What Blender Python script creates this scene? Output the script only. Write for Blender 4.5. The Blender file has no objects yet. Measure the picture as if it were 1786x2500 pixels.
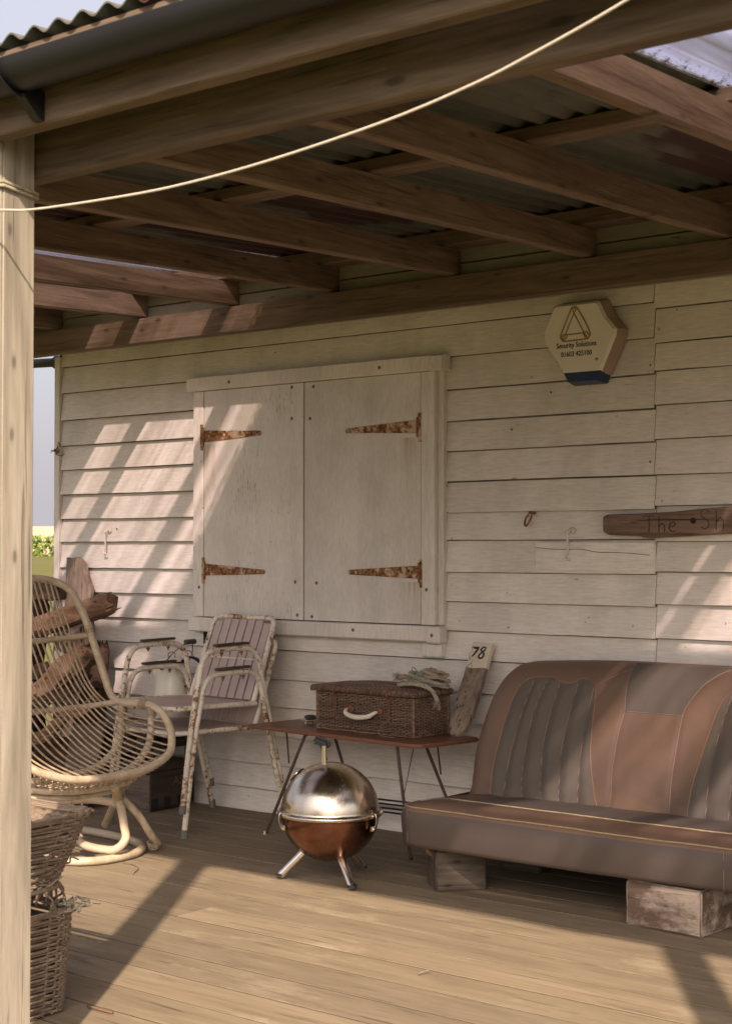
import bpy, bmesh, math, random
from mathutils import Vector, Matrix, noise
R = math.radians
rnd = random.Random(7)
sc = bpy.context.scene
col = sc.collection
# ---------------------------------------------------------------- camera
cd = bpy.data.cameras.new('camera'); cam = bpy.data.objects.new('camera', cd); col.objects.link(cam)
cd.sensor_fit = 'VERTICAL'; cd.sensor_height = 36; cd.lens = 36 * 3720 / 2500
cd.clip_end = 3000; cd.clip_start = 0.05
cam.location = (6.1329, -5.1961, 1.2)
cam.rotation_euler = (R(90 + 1.386), 0, R(38.361))
cd.dof.use_dof = True; cd.dof.focus_distance = 6.2; cd.dof.aperture_fstop = 9.0
sc.camera = cam
# ---------------------------------------------------------------- light
ELEV = 39.2
SX, SY = .57, -.822                       # horizontal direction towards the sun
w = bpy.data.worlds.new('World'); sc.world = w; w.use_nodes = True
nt = w.node_tree; nt.nodes.clear()
sky = nt.nodes.new('ShaderNodeTexSky'); sky.sky_type = 'NISHITA'; sky.sun_disc = False
sky.sun_elevation = R(ELEV); sky.sun_rotation = math.atan2(SX, SY)
sky.air_density = 1.0; sky.dust_density = 9.0; sky.ozone_density = 1.0
hz = nt.nodes.new('ShaderNodeMix'); hz.data_type = 'RGBA'; hz.inputs[0].default_value = .40
hz.inputs[7].default_value = (7.9, 7.5, 8.1, 1)      # pale summer haze over the sky
bg = nt.nodes.new('ShaderNodeBackground'); bg.inputs[1].default_value = .10
wo = nt.nodes.new('ShaderNodeOutputWorld')
# hazy glow spreading round the sun's side of the sky
tcw = nt.nodes.new('ShaderNodeTexCoord'); dot = nt.nodes.new('ShaderNodeVectorMath'); dot.operation = 'DOT_PRODUCT'
dot.inputs[1].default_value = Vector((SX, SY, .25)).normalized(); nt.links.new(tcw.outputs['Generated'], dot.inputs[0])
mx = nt.nodes.new('ShaderNodeMath'); mx.operation = 'MAXIMUM'; mx.inputs[1].default_value = 0; nt.links.new(dot.outputs['Value'], mx.inputs[0])
pw = nt.nodes.new('ShaderNodeMath'); pw.operation = 'POWER'; pw.inputs[1].default_value = 1.5; nt.links.new(mx.outputs[0], pw.inputs[0])
ma = nt.nodes.new('ShaderNodeMath'); ma.operation = 'MULTIPLY_ADD'; ma.inputs[1].default_value = .45; ma.inputs[2].default_value = .95; nt.links.new(pw.outputs[0], ma.inputs[0])
vs = nt.nodes.new('ShaderNodeVectorMath'); vs.operation = 'SCALE'; nt.links.new(hz.outputs[2], vs.inputs[0]); nt.links.new(ma.outputs[0], vs.inputs['Scale'])
nt.links.new(sky.outputs[0], hz.inputs[6]); nt.links.new(vs.outputs[0], bg.inputs[0]); nt.links.new(bg.outputs[0], wo.inputs[0])
sd = bpy.data.lights.new('sun', 'SUN'); sd.energy = 5.0; sd.angle = R(.9); sd.color = (1, .82, .63)
so = bpy.data.objects.new('sun', sd); col.objects.link(so)
dv = Vector((SX * math.cos(R(ELEV)), SY * math.cos(R(ELEV)), math.sin(R(ELEV))))
so.rotation_euler = dv.to_track_quat('Z', 'Y').to_euler(); so.location = (10, -14, 12)
sc.view_settings.view_transform = 'Standard'; sc.view_settings.look = 'None'
sc.view_settings.exposure = .88; sc.view_settings.gamma = 1
sc.render.engine = 'CYCLES'; sc.render.filter_size = 1.15
sc.cycles.max_bounces = 8; sc.cycles.diffuse_bounces = 4; sc.cycles.transparent_max_bounces = 24

# ---------------------------------------------------------------- materials
class NT:
    def __init__(s, name):
        s.m = bpy.data.materials.new(name); s.m.use_nodes = True; s.t = s.m.node_tree; s.t.nodes.clear()
        s.out = s.n('ShaderNodeOutputMaterial')
        s.b = s.n('ShaderNodeBsdfPrincipled'); s.l(s.b.outputs[0], s.out.inputs[0])
        tc = s.n('ShaderNodeTexCoord'); oi = s.n('ShaderNodeObjectInfo')
        mul = s.n('ShaderNodeMath'); mul.operation = 'MULTIPLY'; mul.inputs[1].default_value = 37.0; s.l(oi.outputs['Random'], mul.inputs[0])
        geo = s.n('ShaderNodeNewGeometry'); s.isl = geo.outputs['Random Per Island']; s.geo = geo
        m2 = s.n('ShaderNodeMath'); m2.operation = 'MULTIPLY_ADD'; m2.inputs[1].default_value = 53.0; s.l(s.isl, m2.inputs[0]); s.l(mul.outputs[0], m2.inputs[2])
        add = s.n('ShaderNodeVectorMath'); add.operation = 'ADD'; s.l(tc.outputs['Object'], add.inputs[0]); s.l(m2.outputs[0], add.inputs[1])
        s.co = add.outputs[0]; s.raw = tc.outputs['Object']
    def n(s, k): return s.t.nodes.new(k)
    def l(s, a, b): s.t.links.new(a, b)
    def sc(s, v, co=None):
        m = s.n('ShaderNodeMapping'); m.inputs['Scale'].default_value = v; s.l(co or s.co, m.inputs[0]); return m.outputs[0]
    def noise(s, scale, det=4, v=(1, 1, 1), rough=.55, dist=0, co=None):
        t = s.n('ShaderNodeTexNoise'); t.inputs['Scale'].default_value = scale; t.inputs['Detail'].default_value = det
        t.inputs['Roughness'].default_value = rough; t.inputs['Distortion'].default_value = dist
        s.l(s.sc(v, co), t.inputs['Vector']); return t.outputs[0]
    def ramp(s, f, stops, interp='LINEAR'):
        r = s.n('ShaderNodeValToRGB'); s.l(f, r.inputs[0]); e = r.color_ramp.elements; r.color_ramp.interpolation = interp
        while len(e) < len(stops): e.new(.5)
        for i, (p, c) in enumerate(stops):
            e[i].position = p; e[i].color = (c, c, c, 1) if isinstance(c, (int, float)) else (*c, 1)
        return r.outputs[0]
    def mix(s, f, a, b, mode='MIX'):
        m = s.n('ShaderNodeMix'); m.data_type = 'RGBA'; m.blend_type = mode
        for sock, v in ((m.inputs[0], f), (m.inputs[6], a), (m.inputs[7], b)):
            if isinstance(v, (int, float)): sock.default_value = v
            elif isinstance(v, tuple): sock.default_value = (*v, 1)
            else: s.l(v, sock)
        return m.outputs[2]
    def math(s, op, a, b=0.0):
        m = s.n('ShaderNodeMath'); m.operation = op
        for i, v in enumerate((a, b)):
            if isinstance(v, (int, float)): m.inputs[i].default_value = v
            else: s.l(v, m.inputs[i])
        return m.outputs[0]
    def bump(s, h, d=.002, st=.6):
        b = s.n('ShaderNodeBump'); b.inputs['Distance'].default_value = d; b.inputs['Strength'].default_value = st
        s.l(h, b.inputs['Height']); s.l(b.outputs[0], s.b.inputs['Normal'])
    def col(s, c):
        if isinstance(c, tuple): s.b.inputs['Base Color'].default_value = (*c, 1)
        else: s.l(c, s.b.inputs['Base Color'])
    def rough(s, r):
        if isinstance(r, (int, float)): s.b.inputs['Roughness'].default_value = r
        else: s.l(r, s.b.inputs['Roughness'])
    def spec(s, v): s.b.inputs['Specular IOR Level'].default_value = v

def wood(name, dark, mid, light, axis='x', rough=.75, fine=60, bump=.0015, knots=True, var=.25, stain=None, flat='y', kn=4.5, cr=0, st_=(.55, .66)):
    s = NT(name); a = 'xyz'.index(axis)
    v = [1.0] * 3; v[a] = .06
    g = s.noise(fine, 6, tuple(v), .65, .6)
    v2 = [1.0] * 3; v2[a] = .12
    g2 = s.noise(9, 4, tuple(v2), .6, 1.5)
    g3 = s.noise(fine * 3, 3, tuple(v), .7)
    c = s.ramp(s.mix(.45, s.mix(.4, g, g3), g2), [(.385, dark), (.5, mid), (.625, light)])
    big = s.noise(2.2, 3)
    c = s.mix(s.math('MULTIPLY', big, var), c, dark)
    if knots:
        vv = [2.2] * 3; vv[a] = .8; vv['xyz'.index(flat)] = .02
        vo = s.n('ShaderNodeTexVoronoi'); vo.voronoi_dimensions = '2D'; vo.inputs['Scale'].default_value = kn
        sp_ = s.n('ShaderNodeSeparateXYZ'); s.l(s.sc(tuple(vv)), sp_.inputs[0]); cb_ = s.n('ShaderNodeCombineXYZ'); ks = [q for q in range(3) if q != 'xyz'.index(flat)]
        s.l(sp_.outputs[ks[0]], cb_.inputs[0]); s.l(sp_.outputs[ks[1]], cb_.inputs[1]); s.l(cb_.outputs[0], vo.inputs['Vector'])
        k = s.ramp(vo.outputs['Distance'], [(.0, 1.0), (.045, .85), (.07, .25), (.13, 0.0)])
        k = s.math('MULTIPLY', k, s.ramp(vo.outputs['Color'], [(.45, 0.0), (.5, 1.0)]))
        c = s.mix(s.math('MULTIPLY', k, .75), c, tuple(x * .38 for x in dark))
    if stain:
        st = s.ramp(s.noise(4.5, 8, tuple(.45 if q == a else 1 for q in range(3)), .72), [(st_[0], 0.0), (st_[1], 1.0)])
        c = s.mix(s.math('MULTIPLY', st, .6 if st_[0] > .5 else .85), c, stain)
    if cr:
        vc = [1.0] * 3; vc[a] = .035
        ck = s.noise(fine * 2.2, 3, tuple(vc), .6, .3); ckm = s.ramp(ck, [(.335, 1.0), (.385, 0.0)])
        c = s.mix(s.math('MULTIPLY', ckm, cr), c, tuple(x * .22 for x in dark))
        g = s.mix(s.math('MULTIPLY', ckm, .8), g, (0, 0, 0))
    iv = s.ramp(s.isl, [(0, .86), (1, 1.1)])
    c = s.mix(1.0, c, iv, 'MULTIPLY')
    s.col(c); s.rough(rough); s.spec(.3)
    s.bump(g, bump, .7)
    return s.m

def paintwood(name, base, axis='x', chip=.5, wear=(.09, .075, .06), rough=.6, tint=(.56, .505, .445), fine=85, bleed=False):
    s = NT(name); a = 'xyz'.index(axis)
    v = [1.0] * 3; v[a] = .10
    g = s.noise(fine, 6, tuple(v), .7, .2)
    lowv = s.ramp(s.noise(2.6, 4), [(.42, 0.0), (.72, 1.0)])
    soft = s.noise(6, 5)
    c = s.mix(s.math('MULTIPLY', s.ramp(soft, [(.35, 0.0), (.75, 1.0)]), .45), base, tint)
    thr = s.math('ADD', g, s.math('MULTIPLY', lowv, .17 * chip))
    ch = s.ramp(thr, [(.715, 0.0), (.755, 1.0)])
    c = s.mix(ch, c, wear)
    sp = s.noise(38, 3, (1, 1, 1), .5)
    pit = s.ramp(sp, [(.735, 0.0), (.76, 1.0)])
    c = s.mix(s.math('MULTIPLY', pit, .7), c, wear)
    dr = s.noise(3.2, 5, (1, 1, .10), .6); c = s.mix(1.0, c, s.ramp(dr, [(.36, .88), (.56, 1.03)]), 'MULTIPLY')
    if bleed:      # rust run down the paint below the two upper hinges
        sx = s.n('ShaderNodeSeparateXYZ'); s.l(s.raw, sx.inputs[0])
        for xc, zc in ((2.30, 1.67), (1.12, 1.69), (2.31, 1.06)):
            gx = s.math('POWER', 2.718, s.math('MULTIPLY', s.math('POWER', s.math('DIVIDE', s.math('SUBTRACT', sx.outputs[0], xc), .05), 2.0), -1.0))
            dz_ = s.math('SUBTRACT', zc, sx.outputs[2]); gz_ = s.math('MULTIPLY', s.math('GREATER_THAN', dz_, 0.0), s.math('POWER', 2.718, s.math('MULTIPLY', dz_, -7.0)))
            c = s.mix(s.math('MULTIPLY', s.math('MULTIPLY', gx, gz_), s.ramp(s.noise(40, 3, (1, 1, .06)), [(.4, 0.0), (.65, .75)])), c, (.40, .22, .10))
    gr = s.noise(fine * 1.7, 5, tuple(v), .7); c = s.mix(1.0, c, s.ramp(gr, [(.35, .86), (.6, 1.04)]), 'MULTIPLY')
    iv = s.ramp(s.isl, [(0, .92), (1, 1.05)])
    c = s.mix(1.0, c, iv, 'MULTIPLY')
    s.col(c); s.rough(rough); s.spec(.3)
    h = s.mix(.5, g, s.math('SUBTRACT', 1.0, ch)); s.bump(h, .0012, .55)
    return s.m

def plain(name, c, rough=.6, metal=0, var=.25, scale=12, bump=0, c2=None, spec=.4, sp2=None):
    s = NT(name); n = s.noise(scale, 5)
    c2 = c2 or tuple(x * .55 for x in c)
    s.col(s.mix(s.math('MULTIPLY', s.ramp(n, [(.3, 0.0), (.75, 1.0)]), min(1, var * 2)), c, c2))
    s.rough(rough); s.b.inputs['Metallic'].default_value = metal; s.spec(spec)
    if sp2: s.rough(s.mix(s.ramp(s.noise(sp2, 6, (1, 1, 1), .7), [(.4, 0.0), (.62, 1.0)]), (rough,) * 3, (rough * 2.1,) * 3))
    if bump: s.bump(s.noise(scale * 8, 4), bump, .5)
    return s.m

def rusty(name, paint, lo=.50, hi=.60, rough=.45, sc_=22, patchy=0):
    s = NT(name)
    n = s.noise(sc_, 8, (1, 1, 1), .72); n2 = s.noise(sc_ * 3.5, 6)
    if patchy: n = s.math('ADD', n, s.math('MULTIPLY', s.math('SUBTRACT', s.noise(patchy, 3), .5), .55))
    rustc = s.ramp(n2, [(.3, (.028, .012, .007)), (.5, (.17, .065, .022)), (.7, (.40, .22, .09))])
    m0 = s.ramp(n, [(lo, 0.0), (lo + .05, 1.0)])
    halo = s.ramp(n, [(lo - .10, 0.0), (lo, 1.0)])
    c = s.mix(s.math('MULTIPLY', halo, .55), paint, (.42, .25, .10))
    c = s.mix(m0, c, rustc)
    s.col(c); s.rough(s.mix(m0, (rough,) * 3, (.85,) * 3)); s.bump(s.mix(.5, n2, m0), .0012, .8); return s.m

M = {}
M['deck'] = wood('deck_boards', (.150, .114, .076), (.198, .152, .102), (.245, .192, .134), 'x', .78, 44, .0014, False, .32, (.30, .245, .178), 'z', 1.1, .6, (.56, .66))
M['timber'] = wood('sawn_timber', (.072, .047, .029), (.130, .088, .056), (.195, .138, .093), 'x', .75, 40, .0012, True, .3, None, 'y', 4.5, .4)
M['timber_y'] = wood('sawn_timber_rafter', (.085, .053, .033), (.162, .108, .070), (.25, .175, .12), 'y', .75, 40, .0014, True, .3, None, 'x', 4.5, .4)
M['timber_post'] = wood('weathered_post', (.150, .130, .105), (.252, .220, .180), (.345, .31, .262), 'z', .75, 26, .0022, True, .3, None, 'x', 5.0, .45)
M['beam'] = wood('weathered_beam', (.068, .047, .031), (.132, .092, .063), (.21, .155, .11), 'x', .75, 34, .0018, True, .35, None, 'y', 3, .4)
M['wall'] = paintwood('painted_cladding', (.70, .65, .595), 'x', .55)
M['edge'] = paintwood('grimy_edge_lap_shadow', (.07, .056, .044), 'x', .3)  # grimy cut edges, darkened further to paint in the lap shadow lines
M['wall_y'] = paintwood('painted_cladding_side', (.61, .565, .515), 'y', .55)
M['shutter'] = paintwood('painted_shutter', (.69, .65, .60), 'z', 1.15, (.37, .31, .25), .6, (.48, .43, .375), 170, True)
M['trim'] = paintwood('painted_trim', (.69, .64, .585), 'z', .8)
M['fascia'] = paintwood('mossy_fascia', (.22, .20, .14), 'x', .8, (.05, .05, .03), .7, (.12, .11, .07))
M['dark'] = plain('dark_void', (.02, .018, .015), .9)
M['hinge'] = rusty('rusty_hinge', (.48, .40, .30), .44, .5, .7, 17)
M['rustmetal'] = rusty('rusted_iron', (.07, .035, .022), .45, .5, .8, 30)
M['screw'] = plain('rusty_screw', (.22, .12, .07), .7, 0, .5, 200)
M['chairpaint'] = rusty('rusty_white_paint', (.66, .61, .53), .575, .6, .4, 60, 7)
M['chairslat'] = plain('mauve_slat_paint', (.40, .30, .275), .45, 0, .15, 9, .0006, (.48, .39, .36))
M['capgrey'] = plain('grey_rubber', (.17, .165, .15), .8, 0, .4, 60, .001)
M['padwood'] = wood('dark_armrest_wood', (.035, .024, .018), (.08, .058, .045), (.14, .105, .08), 'y', .7, 60, .001, False)
M['cane'] = wood('rattan_cane', (.29, .225, .155), (.42, .34, .25), (.52, .435, .335), 'x', .45, 20, .0006, False, .2)
M['cane_thin'] = wood('rattan_rod', (.22, .155, .10), (.34, .26, .18), (.44, .35, .26), 'z', .5, 20, .0006, False, .3)
M['canewrap'] = wood('cane_wrapping', (.24, .18, .13), (.36, .28, .20), (.46, .37, .28), 'x', .6, 90, .0015, False, .2)
M['drift'] = wood('driftwood_brown', (.085, .048, .030), (.20, .118, .072), (.32, .21, .135), 'x', .9, 30, .010, False, .45, None, 'y', 4, .9)
M['drift_grey'] = wood('driftwood_grey', (.11, .08, .06), (.235, .175, .135), (.35, .27, .215), 'z', .9, 30, .010, False, .3, None, 'y', 4, .9)
M['drift_dark'] = wood('driftwood_dark', (.035, .021, .014), (.085, .052, .035), (.15, .10, .066), 'x', .9, 30, .010, False, .4, None, 'y', 4, .9)
M['wicker'] = wood('dark_wicker', (.066, .040, .027), (.175, .110, .076), (.30, .20, .145), 'x', .5, 45, .001, False, .3)
M['wicker_old'] = wood('old_basket_wicker', (.10, .070, .050), (.20, .148, .108), (.30, .235, .18), 'x', .7, 45, .001, False, .3)
M['tabletop'] = plain('brown_table_top', (.17, .072, .040), .38, 0, .25, 4, .0003, (.11, .052, .034))
M['tableleg'] = plain('dark_brown_tube', (.085, .050, .042), .5, 0, .4, 50)
M['crate'] = wood('old_crate_wood', (.075, .052, .042), (.15, .115, .095), (.22, .175, .145), 'x', .85, 40, .002, False, .5)
M['crate_dark'] = wood('dark_crate_wood', (.03, .022, .018), (.065, .047, .038), (.10, .075, .06), 'y', .85, 40, .002, False, .5)
M['enamel'] = rusty('chipped_white_enamel', (.66, .62, .53), .66, .7, .25, 9)
M['enamel_blue'] = plain('dark_blue_enamel', (.012, .016, .03), .3)
M['leather'] = plain('tan_leather', (.172, .102, .068), .5, 0, .4, 4, .0009, (.095, .068, .053), .35)
M['leather_side'] = plain('grey_brown_leather', (.082, .062, .052), .5, 0, .3, 4, .0006, (.058, .045, .039), .45)
M['cloth'] = plain('grey_brown_upholstery', (.108, .089, .073), .8, 0, .3, 6, .0008, (.085, .07, .06), .3)
M['pipe_orange'] = plain('orange_piping', (.27, .145, .078), .45)
M['pipe_cream'] = plain('cream_piping', (.40, .31, .19), .5, 0, .3, 40)
M['pipe_dull'] = plain('dull_seam', (.24, .165, .125), .6)
M['block'] = wood('grey_timber_block', (.04, .03, .022), (.085, .066, .050), (.14, .112, .086), 'x', .85, 22, .004, True, .3, None, 'y', 5, .8)
M['block_pale'] = wood('worn_painted_block', (.24, .17, .13), (.42, .34, .28), (.37, .315, .26), 'x', .85, 24, .004, False, .3, (.075, .045, .03), 'y', 4, .7, (.47, .56))
M['steel'] = plain('steel_lid', (.70, .63, .52), .15, 1.0, .35, 7, .0004, (.50, .41, .31), .5, 6)
M['steel_leg'] = plain('steel_tube', (.80, .74, .66), .22, 1.0, .15, 8)
M['copper'] = plain('heat_browned_steel', (.33, .16, .105), .15, 1.0, .7, 8, .0004, (.07, .036, .027), .5, 9)
M['black'] = plain('black_plastic', (.018, .018, .02), .5)
M['gutter'] = plain('black_gutter', (.007, .007, .008), .5, 0, .2, 4, 0, (.014, .013, .013))
M['strap'] = plain('brown_strap', (.17, .065, .038), .5, 0, .3, 30)
M['cream_plastic'] = plain('cream_plastic', (.68, .62, .50), .35)
M['rope'] = plain('pale_rope', (.46, .41, .34), .85, 0, .3, 200, .001)
M['rope_grey'] = plain('frayed_rope', (.36, .315, .245), .95, 0, .5, 60, .001, (.17, .145, .11))
M['rope_tan'] = plain('tan_rope', (.33, .235, .14), .95, 0, .4, 60, .001)
M['rope_green'] = plain('green_rope_strand', (.16, .30, .22), .9)
M['boxface'] = plain('alarm_cover', (.66, .61, .53), .5, 0, .2, 8, 0, (.55, .49, .41))
M['boxside'] = plain('alarm_side', (.34, .25, .185), .55)
M['boxblue'] = plain('alarm_blue', (.012, .03, .085), .4)
M['emblem'] = plain('ochre_print', (.30, .20, .065), .6, 0, .1)
M['ink'] = plain('dark_print', (.022, .022, .026), .6)
M['burn'] = plain('burnt_letter', (.055, .036, .027), .9)
M['signwood'] = wood('sign_driftwood', (.075, .048, .036), (.175, .115, .085), (.28, .195, .145), 'x', .85, 30, .006, False, .5, None, 'y', 4, .8)
M['plank_paint'] = paintwood('flaking_cream_paint', (.66, .57, .42), 'z', 2.0, (.20, .14, .10))
M['stone'] = plain('dark_stone', (.05, .04, .038), .8, 0, .4, 60, .002)
M['shell'] = plain('pale_dish', (.45, .40, .33), .5, 0, .4, 60)
M['moss'] = plain('moss_dirt', (.10, .09, .03), .95, 0, .5, 80, .003, (.03, .03, .015))

# corrugated sheets
def sheetmat(name, a, b, red=None):
    s = NT(name)
    n = s.noise(3, 5, (3, .6, 3)); n2 = s.noise(30, 5, (1, .25, 1))
    c = s.mix(n, a, b); c = s.mix(s.math('MULTIPLY', s.ramp(n2, [(.5, 0.0), (.7, 1.0)]), .5), c, tuple(x * .45 for x in b))
    if red:
        rm = s.ramp(s.noise(2.2, 2, (1, .5, 1)), [(.50, 0.0), (.53, 1.0)]); c = s.mix(rm, c, red)
    s.col(c); s.rough(.8); s.bump(n2, .001, .5); return s.m
M['sheet'] = sheetmat('fibre_cement_sheet', (.095, .092, .078), (.055, .055, .044))
M['sheet_red'] = sheetmat('red_painted_sheet', (.095, .092, .078), (.06, .058, .045), (.034, .011, .009))
def clearsheet():
    s = NT('clear_corrugated_plastic'); s.t.nodes.remove(s.b)
    streak = s.noise(10, 3, (1, .04, 1), .6, 0, s.raw); spots = s.noise(45, 5, (1, .5, 1), .6, 0, s.raw)
    wv = s.n('ShaderNodeSeparateXYZ'); s.l(s.raw, wv.inputs[0])
    ph = s.math('SINE', s.math('MULTIPLY', wv.outputs[0], 2 * math.pi / .076))
    valley = s.ramp(s.math('ADD', s.math('MULTIPLY', ph, .5), .5), [(.02, 1.0), (.22, 0.0)])
    d = s.math('MULTIPLY', valley, .12)
    d = s.math('ADD', d, s.math('MULTIPLY', s.ramp(streak, [(.40, 0.0), (.62, 1.0)]), .72))
    d = s.math('ADD', d, s.math('MULTIPLY', s.ramp(spots, [(.70, 0.0), (.76, 1.0)]), .5))
    for xe in (1.86, 4.445):       # moss and grit gathered along the sheet edge
        g_ = s.math('POWER', 2.718, s.math('MULTIPLY', s.math('POWER', s.math('DIVIDE', s.math('SUBTRACT', wv.outputs[0], xe), .055), 2.0), -1.0))
        d = s.math('ADD', d, s.math('MULTIPLY', s.ramp(s.math('ADD', s.math('MULTIPLY', g_, .20), s.noise(75, 6, (1, .5, 1), .75, 0, s.raw)), [(.68, 0.0), (.78, 1.0)]), 1.2))
    moss = s.ramp(d, [(.96, 0.0), (1.0, 1.0)])
    d = s.math('MINIMUM', d, 1.0)
    tcol = s.mix(moss, s.mix(d, (.78, .76, .84), (.36, .33, .30)), (.10, .09, .04))
    tr = s.n('ShaderNodeBsdfTransparent'); s.l(tcol, tr.inputs[0])
    tl = s.n('ShaderNodeBsdfTranslucent'); s.l(s.mix(moss, s.mix(d, (.78, .80, .95), (.34, .31, .24)), (.10, .09, .03)), tl.inputs[0])
    gl = s.n('ShaderNodeBsdfGlossy'); gl.inputs['Roughness'].default_value = .25
    m1 = s.n('ShaderNodeMixShader'); m1.inputs[0].default_value = .07; s.l(tr.outputs[0], m1.inputs[1]); s.l(tl.outputs[0], m1.inputs[2])
    m2 = s.n('ShaderNodeMixShader'); m2.inputs[0].default_value = .05; s.l(m1.outputs[0], m2.inputs[1]); s.l(gl.outputs[0], m2.inputs[2])
    s.l(m2.outputs[0], s.out.inputs[0]); return s.m
M['clear'] = clearsheet()

# ---------------------------------------------------------------- mesh builder
def crom(pts, n):
    """Catmull-Rom through pts, n samples per span"""
    P = [Vector(p) for p in pts]
    if len(P) < 3: return P
    out = []
    for i in range(len(P) - 1):
        p0 = P[i - 1] if i else P[0] * 2 - P[1]; p1, p2 = P[i], P[i + 1]
        p3 = P[i + 2] if i + 2 < len(P) else P[-1] * 2 - P[-2]
        for k in range(n):
            t = k / n; t2 = t * t; t3 = t2 * t
            out.append(.5 * ((2 * p1) + (p2 - p0) * t + (2 * p0 - 5 * p1 + 4 * p2 - p3) * t2 + (3 * p1 - p0 - 3 * p2 + p3) * t3))
    out.append(P[-1]); return out

def world_of(o):
    m = o.matrix_basis.copy()
    if o.parent: m = world_of(o.parent) @ o.matrix_parent_inverse @ m
    return m

class MB:
    def __init__(s): s.bm = bmesh.new(); s.mi = 0
    def face(s, vs, smooth=False):
        try:
            f = s.bm.faces.new(vs); f.material_index = s.mi; f.smooth = smooth; return f
        except ValueError: return None
    def box(s, c, size, rot=None, bev=.003, seg=1, taper=None):
        b = bmesh.new(); bmesh.ops.create_cube(b, size=1)
        for v in b.verts:
            t = 1
            if taper and v.co.z > 0: t = taper
            v.co = Vector((v.co.x * size[0] * t, v.co.y * size[1] * t, v.co.z * size[2]))
        if bev: bmesh.ops.bevel(b, geom=list(b.edges), offset=bev, segments=seg, affect='EDGES')
        m = Matrix.Translation(c) @ (rot.to_matrix().to_4x4() if rot else Matrix())
        s.merge(b, m); return s
    def beam(s, a, b_, w, h, bev=.004, up=(0, 0, 1), jit=0, n=1):
        """box section w (sideways) x h (up) from a to b_"""
        a, b_ = Vector(a), Vector(b_); d = (b_ - a); L = d.length; d.normalize()
        side = d.cross(Vector(up)).normalized(); u = side.cross(d).normalized()
        b = bmesh.new(); bmesh.ops.create_cube(b, size=1)
        for v in b.verts: v.co = Vector((v.co.x * L, v.co.y * w, v.co.z * h))
        if bev: bmesh.ops.bevel(b, geom=list(b.edges), offset=bev, segments=1, affect='EDGES')
        m = Matrix((( d.x, side.x, u.x, 0), (d.y, side.y, u.y, 0), (d.z, side.z, u.z, 0), (0, 0, 0, 1)))
        s.merge(b, Matrix.Translation((a + b_) / 2) @ m); return s
    def merge(s, b, m):
        mp = {}
        for v in b.verts: mp[v] = s.bm.verts.new(m @ v.co)
        for f in b.faces: s.face([mp[v] for v in f.verts], f.smooth)
        b.free()
    def tube(s, pts, r, seg=8, spline=0, closed=False, caps=True, flat=None):
        P = crom(pts, spline) if spline else [Vector(p) for p in pts]
        if closed and spline:
            Q = [Vector(p) for p in pts]; n0 = len(Q); ext = [Q[-1]] + Q + [Q[0], Q[1]]
            P = crom(ext, spline)[spline:spline + n0 * spline]
        n = len(P); rr = r if callable(r) else (lambda t: r)
        T = []
        for i in range(n):
            a = P[(i - 1) % n] if (closed or i) else P[0]; b = P[(i + 1) % n] if (closed or i < n - 1) else P[-1]
            d = b - a; T.append(d.normalized() if d.length > 1e-9 else Vector((0, 0, 1)))
        nrm = T[0].orthogonal().normalized()
        if abs(T[0].z) < .9: nrm = (Vector((0, 0, 1)) - T[0] * T[0].z).normalized()
        rings = []
        for i in range(n):
            nrm = (nrm - T[i] * nrm.dot(T[i]))
            nrm = nrm.normalized() if nrm.length > 1e-6 else T[i].orthogonal().normalized()
            bn = T[i].cross(nrm); q = rr(i / max(1, n - 1)); fl = flat or 1
            rings.append([s.bm.verts.new(P[i] + (nrm * math.cos(2 * math.pi * k / seg) * fl + bn * math.sin(2 * math.pi * k / seg)) * q) for k in range(seg)])
        m = n if closed else n - 1
        for i in range(m):
            A, B = rings[i], rings[(i + 1) % n]
            for k in range(seg): s.face([A[k], A[(k + 1) % seg], B[(k + 1) % seg], B[k]], True)
        if caps and not closed: s.face(rings[0][::-1]); s.face(rings[-1])
        return s
    def lathe(s, prof, c=(0, 0, 0), seg=48, rot=None, cap=True):
        m = Matrix.Translation(c) @ (rot.to_matrix().to_4x4() if rot else Matrix()); rings = []
        for r, z in prof:
            rings.append([s.bm.verts.new(m @ Vector((r * math.cos(2 * math.pi * k / seg), r * math.sin(2 * math.pi * k / seg), z))) for k in range(seg)])
        for A, B in zip(rings, rings[1:]):
            for k in range(seg): s.face([A[k], A[(k + 1) % seg], B[(k + 1) % seg], B[k]], True)
        if cap: s.face(rings[0][::-1]); s.face(rings[-1])
        return s
    def prism(s, poly, m, th, bev=0):
        """poly in local xz, extruded th along local +y"""
        b = bmesh.new(); A = [b.verts.new((x, 0, z)) for x, z in poly]; B = [b.verts.new((x, th, z)) for x, z in poly]
        b.faces.new(A); b.faces.new(B[::-1])
        for i in range(len(A)): j = (i + 1) % len(A); b.faces.new([A[j], A[i], B[i], B[j]])
        bmesh.ops.recalc_face_normals(b, faces=b.faces)
        if bev: bmesh.ops.bevel(b, geom=[e for e in b.edges], offset=bev, segments=1, affect='EDGES')
        s.merge(b, m); return s
    def sphere(s, c, r, sx=1, sy=1, sz=1, u=16, v=10):
        b = bmesh.new(); bmesh.ops.create_uvsphere(b, u_segments=u, v_segments=v, radius=r)
        for f in b.faces: f.smooth = True
        s.merge(b, Matrix.Translation(c) @ Matrix.Diagonal((sx, sy, sz, 1))); return s
    def sub(s, cuts=2):
        bmesh.ops.triangulate(s.bm, faces=[f for f in s.bm.faces if len(f.verts) > 4])
        bmesh.ops.subdivide_edges(s.bm, edges=s.bm.edges[:], cuts=cuts, use_grid_fill=True); return s
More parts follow.
